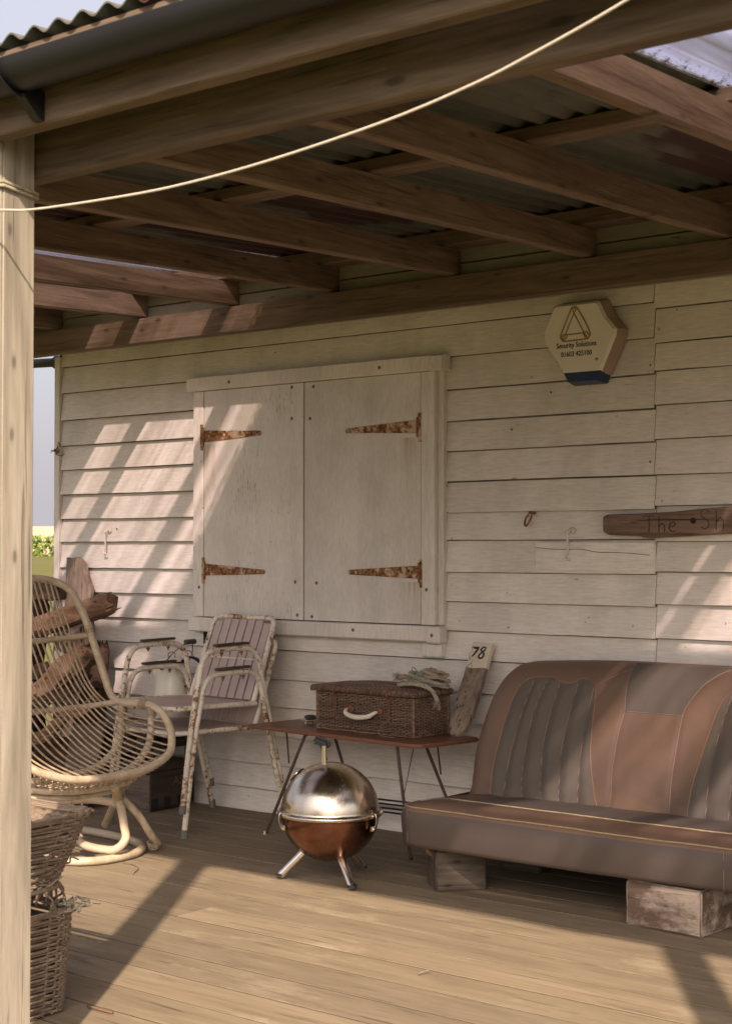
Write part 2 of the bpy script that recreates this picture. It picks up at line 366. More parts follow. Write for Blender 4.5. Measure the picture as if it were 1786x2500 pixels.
    def jitter(s, amp, f=8, st=(1, 1, 1), seed=0):
        s.bm.normal_update()
        for v in s.bm.verts:
            q = Vector((v.co.x * st[0], v.co.y * st[1], v.co.z * st[2])) * f + Vector((seed, seed * 2, seed * 3))
            v.co += noise.noise_vector(q) * amp
        return s
    def build(s, name, mats, parent=None, loc=None, smooth=None, recalc=True, local=False, **tags):
        if recalc: bmesh.ops.recalc_face_normals(s.bm, faces=s.bm.faces)
        me = bpy.data.meshes.new(name); s.bm.to_mesh(me); s.bm.free()
        for m in (mats if isinstance(mats, (list, tuple)) else [mats]): me.materials.append(m)
        if smooth is not None:
            for p in me.polygons: p.use_smooth = True
            me.set_sharp_from_angle(angle=R(smooth))
        o = bpy.data.objects.new(name, me); col.objects.link(o)
        if parent:
            o.parent = parent
            if not local: o.matrix_parent_inverse = world_of(parent).inverted()
        if loc: o.location = loc
        for k, v in tags.items(): o[k] = v
        return o

def thing(name, label, cat, loc=(0, 0, 0), rz=0, group=None):
    o = bpy.data.objects.new(name, None); col.objects.link(o); o.empty_display_size = .1
    o.location = loc; o.rotation_euler = (0, 0, rz); o['label'] = label; o['category'] = cat
    if group: o['group'] = group
    return o
def tag(o, label, cat, group=None):
    o['label'] = label; o['category'] = cat
    if group: o['group'] = group
    return o
def struct(o): o['kind'] = 'structure'; return o
def Z(a): return Matrix.Rotation(a, 4, 'Z')
def tri(pts): return pts
# ================================================================ SETTING
# deck: long boards parallel to the hut wall
b = MB(); y = -.012; k = 0
joints = {9: 2.535}
while y > -3.3:
    wd = .164; cuts = [-1.6] + sorted({joints[k]} if k in joints else {rnd.uniform(0, 2.2) if k % 2 else rnd.uniform(4.3, 6.6)}) + [8.4]
    for x0, x1 in zip(cuts, cuts[1:]):
        yc = y - wd / 2; n = max(4, int((x1 - x0) / .25)); hw = wd / 2 - .0024 - rnd.random() * .0012; dz = rnd.uniform(-.0008, .0)
        rows = []
        for i in range(n + 1):
            x = x0 + .002 + (x1 - x0 - .004) * i / n; e = noise.noise(Vector((x * 1.7, k * 3.1, 0))) * .0012
            prof = [(-hw, -.03), (-hw, dz - .0005), (-hw + .0008, dz), (-hw * .4, dz + .0004), (hw * .4, dz + .0003), (hw - .0008, dz), (hw, dz - .0005), (hw, -.03)]
            rows.append([b.bm.verts.new((x, yc + p + e, z)) for p, z in prof])
        for A, B in zip(rows, rows[1:]):
            for q in range(7): b.face([A[q], A[q + 1], B[q + 1], B[q]])
        b.face(rows[0]); b.face(rows[-1][::-1])
    y -= wd; k += 1
struct(b.build('deck', M['deck']))
b = MB(); b.box((3.4, -1.64, -.0518), (9.9, 3.26, .10), bev=0); struct(b.build('dark_seam_slab', M['dark']))  # black slab added close under the boards so sunlit seams read dark

def groundmat():
    s = NT('rough_grass'); n = s.noise(.35, 5); n2 = s.noise(14, 6)
    c = s.mix(n, (.10, .10, .03), (.15, .13, .055)); c = s.mix(s.math('MULTIPLY', n2, .5), c, (.07, .075, .025))
    s.col(c); s.rough(.95); s.spec(.1); s.bump(n2, .03, .6); return s.m
def gz(r): t = max(0, min(1, (r - 9) / 55)); return -.16 + .98 * t * t * (3 - 2 * t)
b = MB(); rs = [0, 3, 6, 9, 12, 16, 20, 26, 33, 42, 52, 66, 90, 150, 300, 700, 1800]; rings = []
for r in rs[1:]: rings.append([b.bm.verts.new((3.4 + r * math.cos(a * math.pi / 48), r * math.sin(a * math.pi / 48), gz(r))) for a in range(96)])
c0 = b.bm.verts.new((3.4, 0, -.16))
for q in range(96): b.face([c0, rings[0][q], rings[0][(q + 1) % 96]])
for A, B in zip(rings, rings[1:]):
    for q in range(96): b.face([A[q], A[(q + 1) % 96], B[(q + 1) % 96], B[q]], True)
struct(b.build('ground', groundmat()))
# shingle bank: a long low ridge behind the hut
b = MB(); rows = []
for i in range(121):
    a = R(35 + i * 1.5); rr = [104, 112, 120, 128, 150]; hh = [.7, 1.9, 3.02, 3.15, .8]
    rows.append([b.bm.verts.new((3.4 + r * math.cos(a), r * math.sin(a), h + noise.noise(Vector((i * .3, r * .05, 0))) * .12)) for r, h in zip(rr, hh)])
for A, B in zip(rows, rows[1:]):
    for q in range(4): b.face([A[q], A[q + 1], B[q + 1], B[q]], True)
struct(b.build('shingle_bank', plain('pale_shingle', (.44, .34, .23), .95, 0, .3, 1.5, 0, (.34, .26, .17))))
# bushes: one long dense hedge of leaf clumps
b = MB(); r2 = random.Random(3)
def leafcloud(b, cx, cy, z0, rx, ry, h, n, lf):
    for _ in range(n):
        a = r2.uniform(0, 2 * math.pi); u = r2.random() ** .4; zz = r2.random()
        p = Vector((cx + rx * u * math.cos(a) * (1 - .35 * zz), cy + ry * u * math.sin(a) * (1 - .35 * zz), z0 + h * zz))
        d = Vector((r2.uniform(-1, 1), r2.uniform(-1, 1), r2.uniform(-.2, 1))).normalized(); e = d.cross(Vector((r2.random(), r2.random(), r2.random()))).normalized()
        q = lf * r2.uniform(.6, 1.4)
        b.face([b.bm.verts.new(p + d * q), b.bm.verts.new(p + e * q * .5), b.bm.verts.new(p - d * q * .4), b.bm.verts.new(p - e * q * .5)])
for i in range(34):
    a = R(124 + i * .9); rr = 72 + r2.uniform(-1, 1)
    leafcloud(b, 3.4 + rr * math.cos(a), rr * math.sin(a), .75, 1.1, 1.1, 1.0 + r2.uniform(-.1, .25), 520, .13)
def leafmat():
    s = NT('hedge_leaves'); c = s.ramp(s.isl, [(0, (.055, .085, .014)), (.5, (.14, .20, .03)), (1, (.26, .33, .055))])
    s.col(c); s.rough(.6); s.b.inputs['Subsurface Weight'].default_value = 0; return s.m
tag(b.build('hedge', leafmat(), recalc=False), 'low bright green hedge beyond the left end of the hut', 'hedge')

# ================================================================ HUT
hut = thing('timber_hut', 'cream weatherboarded timber hut with closed window shutters', 'hut')
ZL = [.0, .105, .22, .35, .485, .609, .741, .860, .982, 1.104, 1.236, 1.353, 1.478, 1.605, 1.730, 1.862, 2.002, 2.136, 2.25]
ZR = [.0, .105, .23, .35, .49, .61, .74, .864, .993, 1.114, 1.229, 1.363, 1.480, 1.615, 1.744, 1.873, 1.979, 2.11, 2.25]
def cladding(b, zs, a0, a1, pt, seed):
    """pt(a, out, z) -> world; boards lapped, lower edge proud"""
    for i in range(len(zs) - 1):
        z0, z1 = zs[i], zs[i + 1] + .028; zm = zs[i + 1] - .003; n = int((a1 - a0) / .09); rows = []
        tilt = rnd.uniform(-.0012, .0012)
        for k in range(n + 1):
            a = a0 + (a1 - a0) * k / n; e = noise.noise(Vector((a * 2.3, i * 4.7, seed))); e2 = noise.noise(Vector((a * 13, i * 4.7, seed + 9)))
            zb = z0 + e * .002 + e2 * .0012 + tilt * (a - a0); o = .0185 + noise.noise(Vector((a * 1.1, i * 2.2, seed + 5))) * .002
            rows.append([b.bm.verts.new(pt(a, oo, zz)) for oo, zz in ((o - .007, zb + .001), (o - .001, zb), (o, zb + .0015), (.0, zm), (-.003, z1), (-.008, z1))])
        for A, B in zip(rows, rows[1:]):
            for q in range(5):
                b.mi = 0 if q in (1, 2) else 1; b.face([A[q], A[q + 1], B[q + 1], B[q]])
        b.mi = 0; b.face(rows[0]); b.face(rows[-1][::-1])
b = MB()
cladding(b, ZL, .028, 3.4185, lambda a, o, z: (a, -o, z), 1)
cladding(b, ZR, 3.4215, 7.4, lambda a, o, z: (a, -o, z), 2)
cw = b.build('wall', [M['wall'], M['edge']], hut)
b = MB(); cladding(b, ZL, .0, 3.2, lambda a, o, z: (-o, a, z), 3)
b.build('side_wall', [M['wall_y'], M['edge']], hut)
b = MB(); cladding(b, ZL, .0, 3.2, lambda a, o, z: (7.42 + o, a, z), 4); b.build('side_wall', [M['wall_y'], M['edge']], hut)
b = MB(); b.box((3.71, 1.6, 1.13), (7.39, 3.18, 2.24), bev=0); b.build('inner_wall', M['dark'], hut)
b = MB(); b.box((.006, -.010, 1.09), (.040, .032, 2.2), bev=.003); b.sub(1); b.build('corner_board', M['trim'], hut)
# flat patch board let into the wall under the hook
b = MB()
poly = [(2.893, 1.119), (3.421, 1.112), (3.4215, 1.145), (3.419, 1.2235), (2.895, 1.2265)]
b.prism(poly, Matrix.Translation((0, -.020, 0)), .012, .001); b.build('patch_board', M['wall'], hut)
# long crack in the patch, made of a thin dark sliver standing in the board
b = MB(); b.tube([(2.897, -.0205, 1.205), (3.0, -.0205, 1.198), (3.10, -.0205, 1.199), (3.17, -.0205, 1.188), (3.30, -.0205, 1.184), (3.40, -.0205, 1.176)], .0011, 4, 4); b.build('crack', M['dark'], hut)
# eaves: fascia, soffit, roof
b = MB(); b.beam((-.28, -.2825, 2.235), (7.7, -.2825, 2.235), .02, .17, .003); b.beam((-.28, -.2855, 2.375), (7.7, -.2855, 2.375), .02, .10, .003)
b.build('fascia', M['fascia'], hut)
b = MB(); b.box((3.71, -.14, 2.215), (7.9, .27, .014), bev=0); b.build('soffit', M['fascia'], hut)
b = MB()
for sy, y0, y1, z0, z1 in ((1, -.31, 1.6, 2.475, 3.2), (2, 3.5, 1.6, 2.475, 3.2)):
    n = 8 * 106; A = []; 
    for k in range(n + 1):
        x = -.3 + 8.05 * k / n; h = .012 * math.sin(2 * math.pi * x / .076)
        A.append((b.bm.verts.new((x, y0, z0 + h)), b.bm.verts.new((x, y1, z1 + h))))
    for p, q in zip(A, A[1:]): b.face([p[0], q[0], q[1], p[1]], True)
b.build('roof', M['sheet'], hut, recalc=False)
for x in (.0, 7.43):
    b = MB()
    b.prism([(-.29, 2.22), (3.49, 2.22), (3.49, 2.44), (1.6, 3.15), (-.29, 2.44)], Matrix(((0, 1, 0, x - .01), (1, 0, 0, 0), (0, 0, 1, 0), (0, 0, 0, 1))), .02)
    b.build('gable', M['wall_y'], hut)
b = MB(); b.tube([(-.75, .06, 2.205), (-.03, .06, 2.178)], .024, 12); b.tube([(-.10, .06, 2.18), (-.022, .055, 2.166)], .036, 12)
b.build('eaves_gutter', M['gutter'], hut, smooth=40)
# ---- window: frame, sill, shutters with strap hinges
b = MB()
b.box((1.728, -.036, 1.977), (1.50, .050, .066), bev=.004)          # head
b.box((2.445, -.044, 1.973), (.062, .056, .064), bev=.004)
b.build('window_head', M['trim'], hut)
b = MB(); b.box((1.052, -.030, 1.412), (.066, .044, 1.060), bev=.003); b.build('window_jamb', M['trim'], hut)
b = MB(); b.box((2.391, -.032, 1.412), (.070, .048, 1.060), bev=.003); b.box((2.441, -.017, 1.412), (.030, .030, 1.06), bev=.002)
b.build('window_jamb', M['trim'], hut)
b = MB(); b.box((1.73, -.038, .846), (1.462, .056, .066), bev=.005); b.box((2.432, -.048, .842), (.07, .066, .072), bev=.008); b.sub(1).jitter(.0015, 9)
b.build('window_sill', M['trim'], hut)
b = MB(); b.box((2.405, -.030, .778), (.10, .044, .060), bev=.006); b.build('sill_bracket', M['trim'], hut)
b = MB(); b.box((1.082, -.016, .781), (.046, .012, .060), bev=.001); b.build('rotten_gap', M['dark'], hut)
b = MB(); b.box((1.70, -.012, 1.41), (1.27, .02, 1.06), bev=0); b.build('window_backing', M['dark'], hut)
def shutter(x0, x1, lab, boards):
    b = MB(); xs = [x0 + (x1 - x0) * t for t in boards]
    for a, c in zip(xs, xs[1:]):
        n = 12; rows = []
        for i in range(n + 1):
            z = .884 + (1.941 - .884) * i / n; e = noise.noise(Vector((a, z * 3, 1))) * .0012
            rows.append([b.bm.verts.new((xx, yy, z)) for xx, yy in ((a + .0006, -.026), (a + .0008 + e, -.0492), (a + .002 + e, -.0502), (c - .002 + e, -.0502), (c - .0008 + e, -.0492), (c - .0006, -.026))])
        for A, B in zip(rows, rows[1:]):
            for q in range(5): b.face([A[q], A[q + 1], B[q + 1], B[q]])
        b.face(rows[0]); b.face(rows[-1][::-1])
    return b.build('shutter', M['shutter'], hut, label=lab)
s1 = shutter(1.090, 1.704, 'left window shutter of vertical boards', (0, 1)); s2 = shutter(1.710, 2.352, 'right window shutter of vertical boards', (0, 1))
def hinge(par, xp, zc, xt, flip):
    """plate centred xp; strap from xp to xt"""
    s = 1 if xt > xp else -1
    b = MB(); b.box((xp - s * .004, -.0535, zc - .004), (.017, .006, .122), bev=.0015)
    b.tube([(xp + s * .006, -.056, zc - .045), (xp + s * .006, -.056, zc + .04)], .0055, 8)
    poly = [(xp + s * .008, zc - .028), (xp + s * .008, zc + .028), (xt - s * .006, zc + .010 + flip), (xt, zc + flip), (xt - s * .006, zc - .010 + flip)]
    if s < 0: poly = poly[::-1]
    b.prism(poly, Matrix.Translation((0, -.0545, 0)), .004, .0008)
    for t in (.12, .38, .88): b.sphere((xp + (xt - xp) * t, -.0545, zc + flip * t), .0075, 1, .5, 1, 10, 6)
    b.build('hinge', M['hinge'], par, smooth=30)
hinge(s1, 1.080, 1.729, 1.455, 0.0); hinge(s1, 1.092, 1.103, 1.478, -.008)
hinge(s2, 2.345, 1.714, 1.947, .0); hinge(s2, 2.352, 1.102, 1.960, -.003)
b = MB()
for x, z, yy in ((1.636, 1.785, -.0505), (1.743, 1.779, -.0505), (1.636, 1.925, -.0505), (1.763, 1.92, -.0505), (1.657, 1.052, -.0505), (1.781, 1.049, -.0505), (1.258, 1.974, -.061), (2.141, 1.975, -.061),
                 (1.06, 1.02, -.052), (2.385, 1.03, -.056), (1.67, .905, -.0505), (1.755, .90, -.0505), (2.43, .842, -.081), (2.0, .85, -.066)):
    b.sphere((x, yy, z), .008, 1, .25, 1, 10, 6)
b.build('screw_heads', M['screw'], hut, kind='stuff')
b = MB()
for x, z in ((2.876, 1.886), (2.965, 1.821), (2.78, 1.682), (2.915, 1.168), (2.934, 1.222), (3.393, 1.182), (3.417, 1.145), (3.404, 1.895), (3.45, 1.38), (3.45, 1.27), (3.44, 1.50), (3.40, 1.15), (3.40, 1.53), (3.33, .873), (3.36, .867), (3.45, .866), (.45, 1.30), (.62, 1.0)):
    b.sphere((x, -.014, z), .0045, 1, .7, 1, 8, 5)
b.build('wall_nails', M['screw'], hut, kind='stuff')
# cabin hooks and staple on the wall
def cabin_hook(x, z, lab, s=1):
    b = MB(); b.tube([(x + .012, -.018, z + .012), (x + .014, -.034, z + .010), (x + .004, -.040, z + .002), (x - .004, -.032, z + .008), (x + .004, -.02, z + .014)], .0035, 8, 5)
    b.tube([(x, -.036, z), (x + .001, -.034, z - .04), (x - .002, -.030, z - .075), (x - .010, -.032, z - .09), (x - .006, -.036, z - .103), (x + .012, -.034, z - .104)], .0042, 8, 5)
    b.lathe([(.013, 0), (.013, .004), (.006, .006)], (x + .013, -.014, z + .010), 14, rot=Matrix.Rotation(R(90), 3, 'X').to_euler())
    b.build('cabin_hook', M['trim'], hut, label=lab)
cabin_hook(3.05, 1.262, 'painted cabin hook hanging above the patch board'); cabin_hook(.387, 1.28, 'painted cabin hook near the left corner')
b = MB(); b.tube([(2.880, -.024, 1.342), (2.884, -.034, 1.325), (2.876, -.040, 1.304), (2.864, -.040, 1.292), (2.855, -.036, 1.300), (2.856, -.030, 1.320), (2.866, -.024, 1.338)], .0042, 8, 5)
b.tube([(2.866, -.02, 1.346), (2.895, -.022, 1.343)], .0055, 8); b.build('iron_staple', M['rustmetal'], hut)
b = MB(); r3 = random.Random(5)
for _ in range(7):
    p = Vector((.0, -.03, 1.708)); q = [p]
    for _k in range(4): p = p + Vector((r3.uniform(-.016, .03), r3.uniform(-.012, .004), r3.uniform(-.016, .018))); q.append(p)
    b.tube(q, .0022, 5, 3)
b.build('wire_knot', M['rustmetal'], hut)

# ================================================================ PORCH
porch = thing('porch', 'open timber porch with corrugated roof along the hut front', 'porch', (3.4, -3.0, 0))
def rz_(y): return 2.272 + .038 * (y + .30)                 # underside of rafters
def sz_(y): return 2.375 + .055 * (y + 1.6)                  # underside of sheets
def timber(name, a, c, w_, h, mat, **k):
    b = MB(); b.beam(a, c, w_, h, .004); return b.build(name, mat, porch, **k)
for x in (1.325, 3.324, 5.364):
    b = MB(); b.box((x + .0465, -3.0145, 1.085), (.093, .093, 2.17), bev=.005, seg=2)
    b.sub(2).jitter(.0008, 5); b.build('post', M['timber_post'], porch, smooth=30)
def longbeam(name, x0, x1, yc, w_, zb, zt, mat):
    b = MB(); n = 24
    prof = [(-w_ / 2 + .004, zb), (w_ / 2 - .004, zb), (w_ / 2, zb + .004), (w_ / 2, zt), (-w_ / 2, zt), (-w_ / 2, zb + .004)]; rows = []
    for i in range(n + 1):
        x = x0 + (x1 - x0) * i / n; e = noise.noise(Vector((x * .8, yc * 9, 2))) * .003
        rows.append([b.bm.verts.new((x, yc + p + e * .5, z + e)) for p, z in prof])
    for A, B in zip(rows, rows[1:]):
        for q in range(6): b.face([A[q], A[(q + 1) % 6], B[(q + 1) % 6], B[q]])
    b.face(rows[0]); b.face(rows[-1]); return b.build(name, mat, porch)
longbeam('front_beam', -.30, 7.7, -3.083, .044, 2.100, 2.2815, M['beam'])
longbeam('inner_beam', -.30, 7.7, -2.944, .046, 2.036, 2.170, M['beam'])
longbeam('ledger_beam', -.30, 7.7, -.3175, .045, 2.150, 2.264, M['timber'])
XR = [.37, .965, 1.545, 2.113, 2.728, 3.335, 3.885, 4.49, 5.09, 5.69, 6.29, 6.9, 7.5]
for x in [-.21] + XR:
    b = MB(); xc = x - .0235; y0, y1 = -3.045, -.298
    n = 16; rows = []
    for i in range(n + 1):
        y = y0 + (y1 - y0) * i / n; e = noise.noise(Vector((x * 7, y * .9, 4))) * .003; zb = rz_(y) + e * .6; zt = rz_(y) + .100
        rows.append([b.bm.verts.new((xc + p + e, y, z)) for p, z in ((-.0195, zb), (.0195, zb), (.0235, zb + .004), (.0235, zt), (-.0235, zt), (-.0235, zb + .004))])
    for A, B in zip(rows, rows[1:]):
        for q in range(6): b.face([A[q], A[(q + 1) % 6], B[(q + 1) % 6], B[q]])
    b.face(rows[0]); b.face(rows[-1]); b.build('rafter', M['timber_y'], porch)
for yc in (-.36, -1.60, -2.88):
    zb = rz_(yc) + .1015; zt = sz_(yc) - .010
    timber('purlin', (-.30, yc, (zb + zt) / 2), (7.7, yc, (zb + zt) / 2), .092, zt - zb, M['timber'])
def sheet(name, x0, x1, mat, lift=0, y0=-3.12, y1=-.30, **k):
    b = MB(); n = int((x1 - x0) / .0076); ys = [y0 + (y1 - y0) * t / 14 for t in range(15)]; V = {}
    for i in range(n + 1):
        x = x0 + (x1 - x0) * i / n; h = .0095 * math.sin(2 * math.pi * x / .076)
        for j, y in enumerate(ys):
            for s in (0, 1): V[i, j, s] = b.bm.verts.new((x, y, sz_(y) + h + lift + s * .004))
    for i in range(n):
        for j in range(14):
            b.face([V[i, j, 0], V[i, j + 1, 0], V[i + 1, j + 1, 0], V[i + 1, j, 0]], True); b.face([V[i, j, 1], V[i + 1, j, 1], V[i + 1, j + 1, 1], V[i, j + 1, 1]], True)
        b.face([V[i, 0, 0], V[i + 1, 0, 0], V[i + 1, 0, 1], V[i, 0, 1]]); b.face([V[i, 14, 0], V[i, 14, 1], V[i + 1, 14, 1], V[i + 1, 14, 0]])
    for i in (0, n):
        for j in range(14): b.face([V[i, j, 0], V[i, j + 1, 0], V[i, j + 1, 1], V[i, j, 1]])
    return b.build(name, mat, porch, recalc=False, **k)
sheet('roof_sheet', -.34, .78, M['sheet'])
sheet('clear_roof_sheet', .74, 1.90, M['clear'], .006, label='translucent corrugated sheet near the left end')
sheet('roof_sheet', 1.862, 2.95, M['sheet_red'])
sheet('roof_sheet', 2.90, 3.95, M['sheet'], .006)
sheet('roof_sheet', 3.90, 4.46, M['sheet_red'])
sheet('clear_roof_sheet', 4.425, 5.55, M['clear'], .006, label='translucent corrugated sheet near the right end')
sheet('roof_sheet', 5.52, 6.65, M['sheet']); sheet('roof_sheet', 6.6, 7.74, M['sheet'], .006)
# gutter with brackets
b = MB(); n = 40; rows = []
for x in [-.36 + 8.1 * i / n for i in range(n + 1)]:
    ring = []
    for k in range(13):
        a = math.pi + math.pi * k / 12; ring.append((math.cos(a) * .056, math.sin(a) * .056))
    ring += [(math.cos(math.pi * 2 - math.pi * k / 12) * .0525, math.sin(math.pi * 2 - math.pi * k / 12) * .0525) for k in range(13)]
    rows.append([b.bm.verts.new((x, -3.165 + p, 2.212 + q)) for p, q in ring])
for A, B in zip(rows, rows[1:]):
    for q in range(26): b.face([A[q], A[(q + 1) % 26], B[(q + 1) % 26], B[q]], True)
b.face(rows[0]); b.face(rows[-1])
gt = b.build('gutter', M['gutter'], porch, smooth=50)
for x in (.6, 1.6, 2.6, 3.60, 5.2, 6.2, 7.2):
    b = MB(); pts = [(x, -3.165 + math.cos(math.pi + math.pi * k / 10) * .060, 2.212 + math.sin(math.pi + math.pi * k / 10) * .060) for k in range(11)]
    b.tube(pts, .0115, 6, flat=.25)
    b.prism([(-3.106, 2.165), (-3.106, 2.105), (-3.118, 2.105), (-3.165, 2.150), (-3.14, 2.17)], Matrix(((0, 1, 0, x - .013), (1, 0, 0, 0), (0, 0, 1, 0), (0, 0, 0, 1))), .026, .001)
    b.build('gutter_bracket', M['gutter'], gt)
# rope slung along the porch front, with its turns round the post
b = MB()
rp = [(2.3, -3.12, 2.25), (2.9, -3.12, 2.04), (3.25, -3.12, 1.958), (3.483, -3.12, 1.931), (3.595, -3.12, 1.917), (3.84, -3.12, 1.906), (4.032, -3.12, 1.904), (4.266, -3.12, 1.915), (4.537, -3.12, 1.941), (4.716, -3.12, 1.970), (4.83, -3.12, 1.997), (5.002, -3.12, 2.046), (5.3, -3.115, 2.15), (5.42, -3.11, 2.21)]
b.tube(rp, .0027, 8, 8)
ln = b.build('rope', M['rope']); tag(ln, 'pale rope hanging in a long curve across the porch front', 'rope')
b = MB()
for dz in (0, .009):
    x0, x1, y0, y1 = 3.319, 3.422, -3.066, -2.963; z = 2.005 + dz
    b.tube([(x0, y0, z + .004), (x1 - .004, y0, z), (x1, y0 + .004, z), (x1, y1 - .004, z - .012), (x1 - .004, y1, z - .012), (x0, y1, z), (x0 - .001, y1, z), (x0, y0 + .003, z + .004)], .0042, 7)
tag(b.build('rope_loop', M['rope_grey']), 'thin rope wound twice round the post under the beam', 'rope')
# ================================================================ ON THE WALL
def lettering(txt, size, org, name, mat, parent, sx=1.0, off=.0008, shear=0):
    cu = bpy.data.curves.new(name, 'FONT'); cu.body = txt; cu.size = size; cu.extrude = off; cu.align_x = 'CENTER'; cu.offset = .0003; cu.resolution_u = 3
    t = bpy.data.objects.new(name, cu); me = bpy.data.meshes.new_from_object(t); bpy.data.objects.remove(t)
    me.name = name; o = bpy.data.objects.new(name, me); me.materials.append(mat); col.objects.link(o)
    for v in me.vertices: v.co = Vector((v.co.x * sx, v.co.y, v.co.z)); v.co = Vector((org[0] + v.co.x, org[1] - v.co.z, org[2] + v.co.y))
    o.parent = parent; o.matrix_parent_inverse = world_of(parent).inverted(); return o
ab = thing('alarm_box', 'cream six-sided security alarm box with blue base high on the wall', 'alarm box', (3.15, -.014, 1.85))
def ring_of(poly, y): return [(x, y, z) for x, z in poly]
front = [(2.989, 2.048), (3.032, 2.136), (3.045, 2.141), (3.212, 2.141), (3.222, 2.135), (3.252, 2.078), (3.292, 2.034), (3.290, 2.012), (3.231, 1.888), (3.073, 1.888), (2.991, 2.010)]
cx, cz = 3.14, 2.02
back = [(cx + (x - cx) * 1.13, cz + .004 + (z - cz) * 1.17) for x, z in front]
mid = [(cx + (x - cx) * 1.06, cz + .002 + (z - cz) * 1.075) for x, z in front]
b = MB(); rings = [[b.bm.verts.new(p) for p in ring_of(q, y)] for q, y in ((back, -.015), (back, -.035), (mid, -.084), (front, -.098))]
for j, (A, B) in enumerate(zip(rings, rings[1:])):
    for k in range(11):
        b.mi = 1 if j < 2 else 0; b.face([A[k], A[(k + 1) % 11], B[(k + 1) % 11], B[k]])
b.mi = 0; b.face(rings[-1]); b.mi = 1; b.face(rings[0]); b.build('cover', [M['boxface'], M['boxside']], ab)
b = MB(); q1 = [(3.066, 1.888), (3.237, 1.888), (3.208, 1.846), (3.088, 1.846)]; q0 = [(3.058, 1.890), (3.248, 1.890), (3.222, 1.838), (3.075, 1.838)]
A = [b.bm.verts.new((x, -.016, z)) for x, z in q0]; B = [b.bm.verts.new((x, -.088, z)) for x, z in q1]
b.face(A); b.face(B)
for k in range(4): b.face([A[k], A[(k + 1) % 4], B[(k + 1) % 4], B[k]])
b.build('blue_base', M['boxblue'], ab)
lettering('Security Solutions', .0285, (3.131, -.0985, 1.9785), 'lettering', M['ink'], ab, .86)
o_ = lettering('01603 425100', .0275, (3.131, -.0985, 1.944), 'phone_number', M['ink'], ab, .86)
b = MB(); ey = -.0988
def ribbon(b, pts, wd, closed=False, y=ey, n=5):
    b.tube([(x, y, z) for x, z in pts], wd / 2, 6, n, closed=closed, flat=None)
ribbon(b, [(3.123, 2.134), (3.136, 2.128), (3.172, 2.070), (3.191, 2.028), (3.184, 2.010), (3.172, 2.006), (3.084, 2.004), (3.066, 2.012), (3.063, 2.030), (3.084, 2.076), (3.110, 2.128)], .0062, True)
ribbon(b, [(3.073, 2.014), (3.082, 2.030), (3.121, 2.108), (3.130, 2.122), (3.124, 2.130), (3.117, 2.122), (3.124, 2.106), (3.164, 2.034), (3.178, 2.014)], .0052)
ribbon(b, [(3.185, 2.022), (3.176, 2.034), (3.160, 2.030), (3.090, 2.029), (3.074, 2.030), (3.067, 2.018), (3.078, 2.010), (3.092, 2.026)], .0052)
ribbon(b, [(3.162, 2.028), (3.172, 2.012), (3.186, 2.012), (3.188, 2.024)], .0052)
b.build('emblem', M['emblem'], ab)
b = MB(); b.sphere((3.220, -.096, 1.925), .0085, 1, .5, .85); b.build('screw_cover', M['boxside'], ab)
b = MB(); b.sphere((3.045, -.094, 1.93), .007, .6, .5, 1); b.build('screw_cover', M['boxside'], ab)

sg = thing('wooden_sign', 'long driftwood sign board lettered on the wall above the sofa', 'sign', (3.7, -.014, 1.3))
b = MB()
top = [(3.213, 1.322), (3.232, 1.331), (3.40, 1.335), (3.52, 1.340), (3.65, 1.349), (3.80, 1.358), (3.95, 1.360), (4.10, 1.352), (4.13, 1.33)]
bot = [(4.135, 1.28), (4.11, 1.262), (3.95, 1.258), (3.75, 1.2575), (3.60, 1.250), (3.46, 1.243), (3.40, 1.239), (3.378, 1.244), (3.372, 1.251), (3.33, 1.249), (3.24, 1.253), (3.216, 1.268)]
b.prism(top + bot, Matrix.Translation((0, -.046, 0)), .028, .003); b.sub(3).jitter(.002, 14, (.4, 1, 1))
b.build('board', M['signwood'], sg)
b = MB(); b.lathe([(.0115, 0), (.0115, .002)], (3.593, -.0466, 1.304), 14, rot=Matrix.Rotation(R(90), 3, 'X').to_euler()); b.build('nail_hole', M['dark'], sg)
b = MB()
def stroke(b, pts, y=-.0462, r=.0017):
    b.tube([(x, y + noise.noise(Vector((x * 60, z * 60, 1))) * .0006, z) for x, z in pts], r, 5, 4)
for st_i, st in enumerate(([(3.385, 1.321), (3.408, 1.324), (3.432, 1.323)], [(3.411, 1.323), (3.412, 1.295), (3.411, 1.262)],
           [(3.452, 1.321), (3.453, 1.29), (3.453, 1.261)], [(3.453, 1.283), (3.465, 1.294), (3.475, 1.286), (3.476, 1.262)],
           [(3.497, 1.281), (3.514, 1.285), (3.519, 1.294), (3.509, 1.300), (3.497, 1.290), (3.496, 1.274), (3.508, 1.264), (3.522, 1.268)],
           [(3.655, 1.336), (3.640, 1.345), (3.624, 1.336), (3.628, 1.318), (3.648, 1.305), (3.655, 1.288), (3.641, 1.273), (3.624, 1.281)],
           [(3.684, 1.340), (3.684, 1.305), (3.684, 1.270)], [(3.684, 1.297), (3.698, 1.312), (3.711, 1.303), (3.712, 1.272)])):
    if st_i == 5: b.build('lettering', M['burn'], sg); b = MB()
    stroke(b, st)
b.build('lettering', M['burn'], sg)

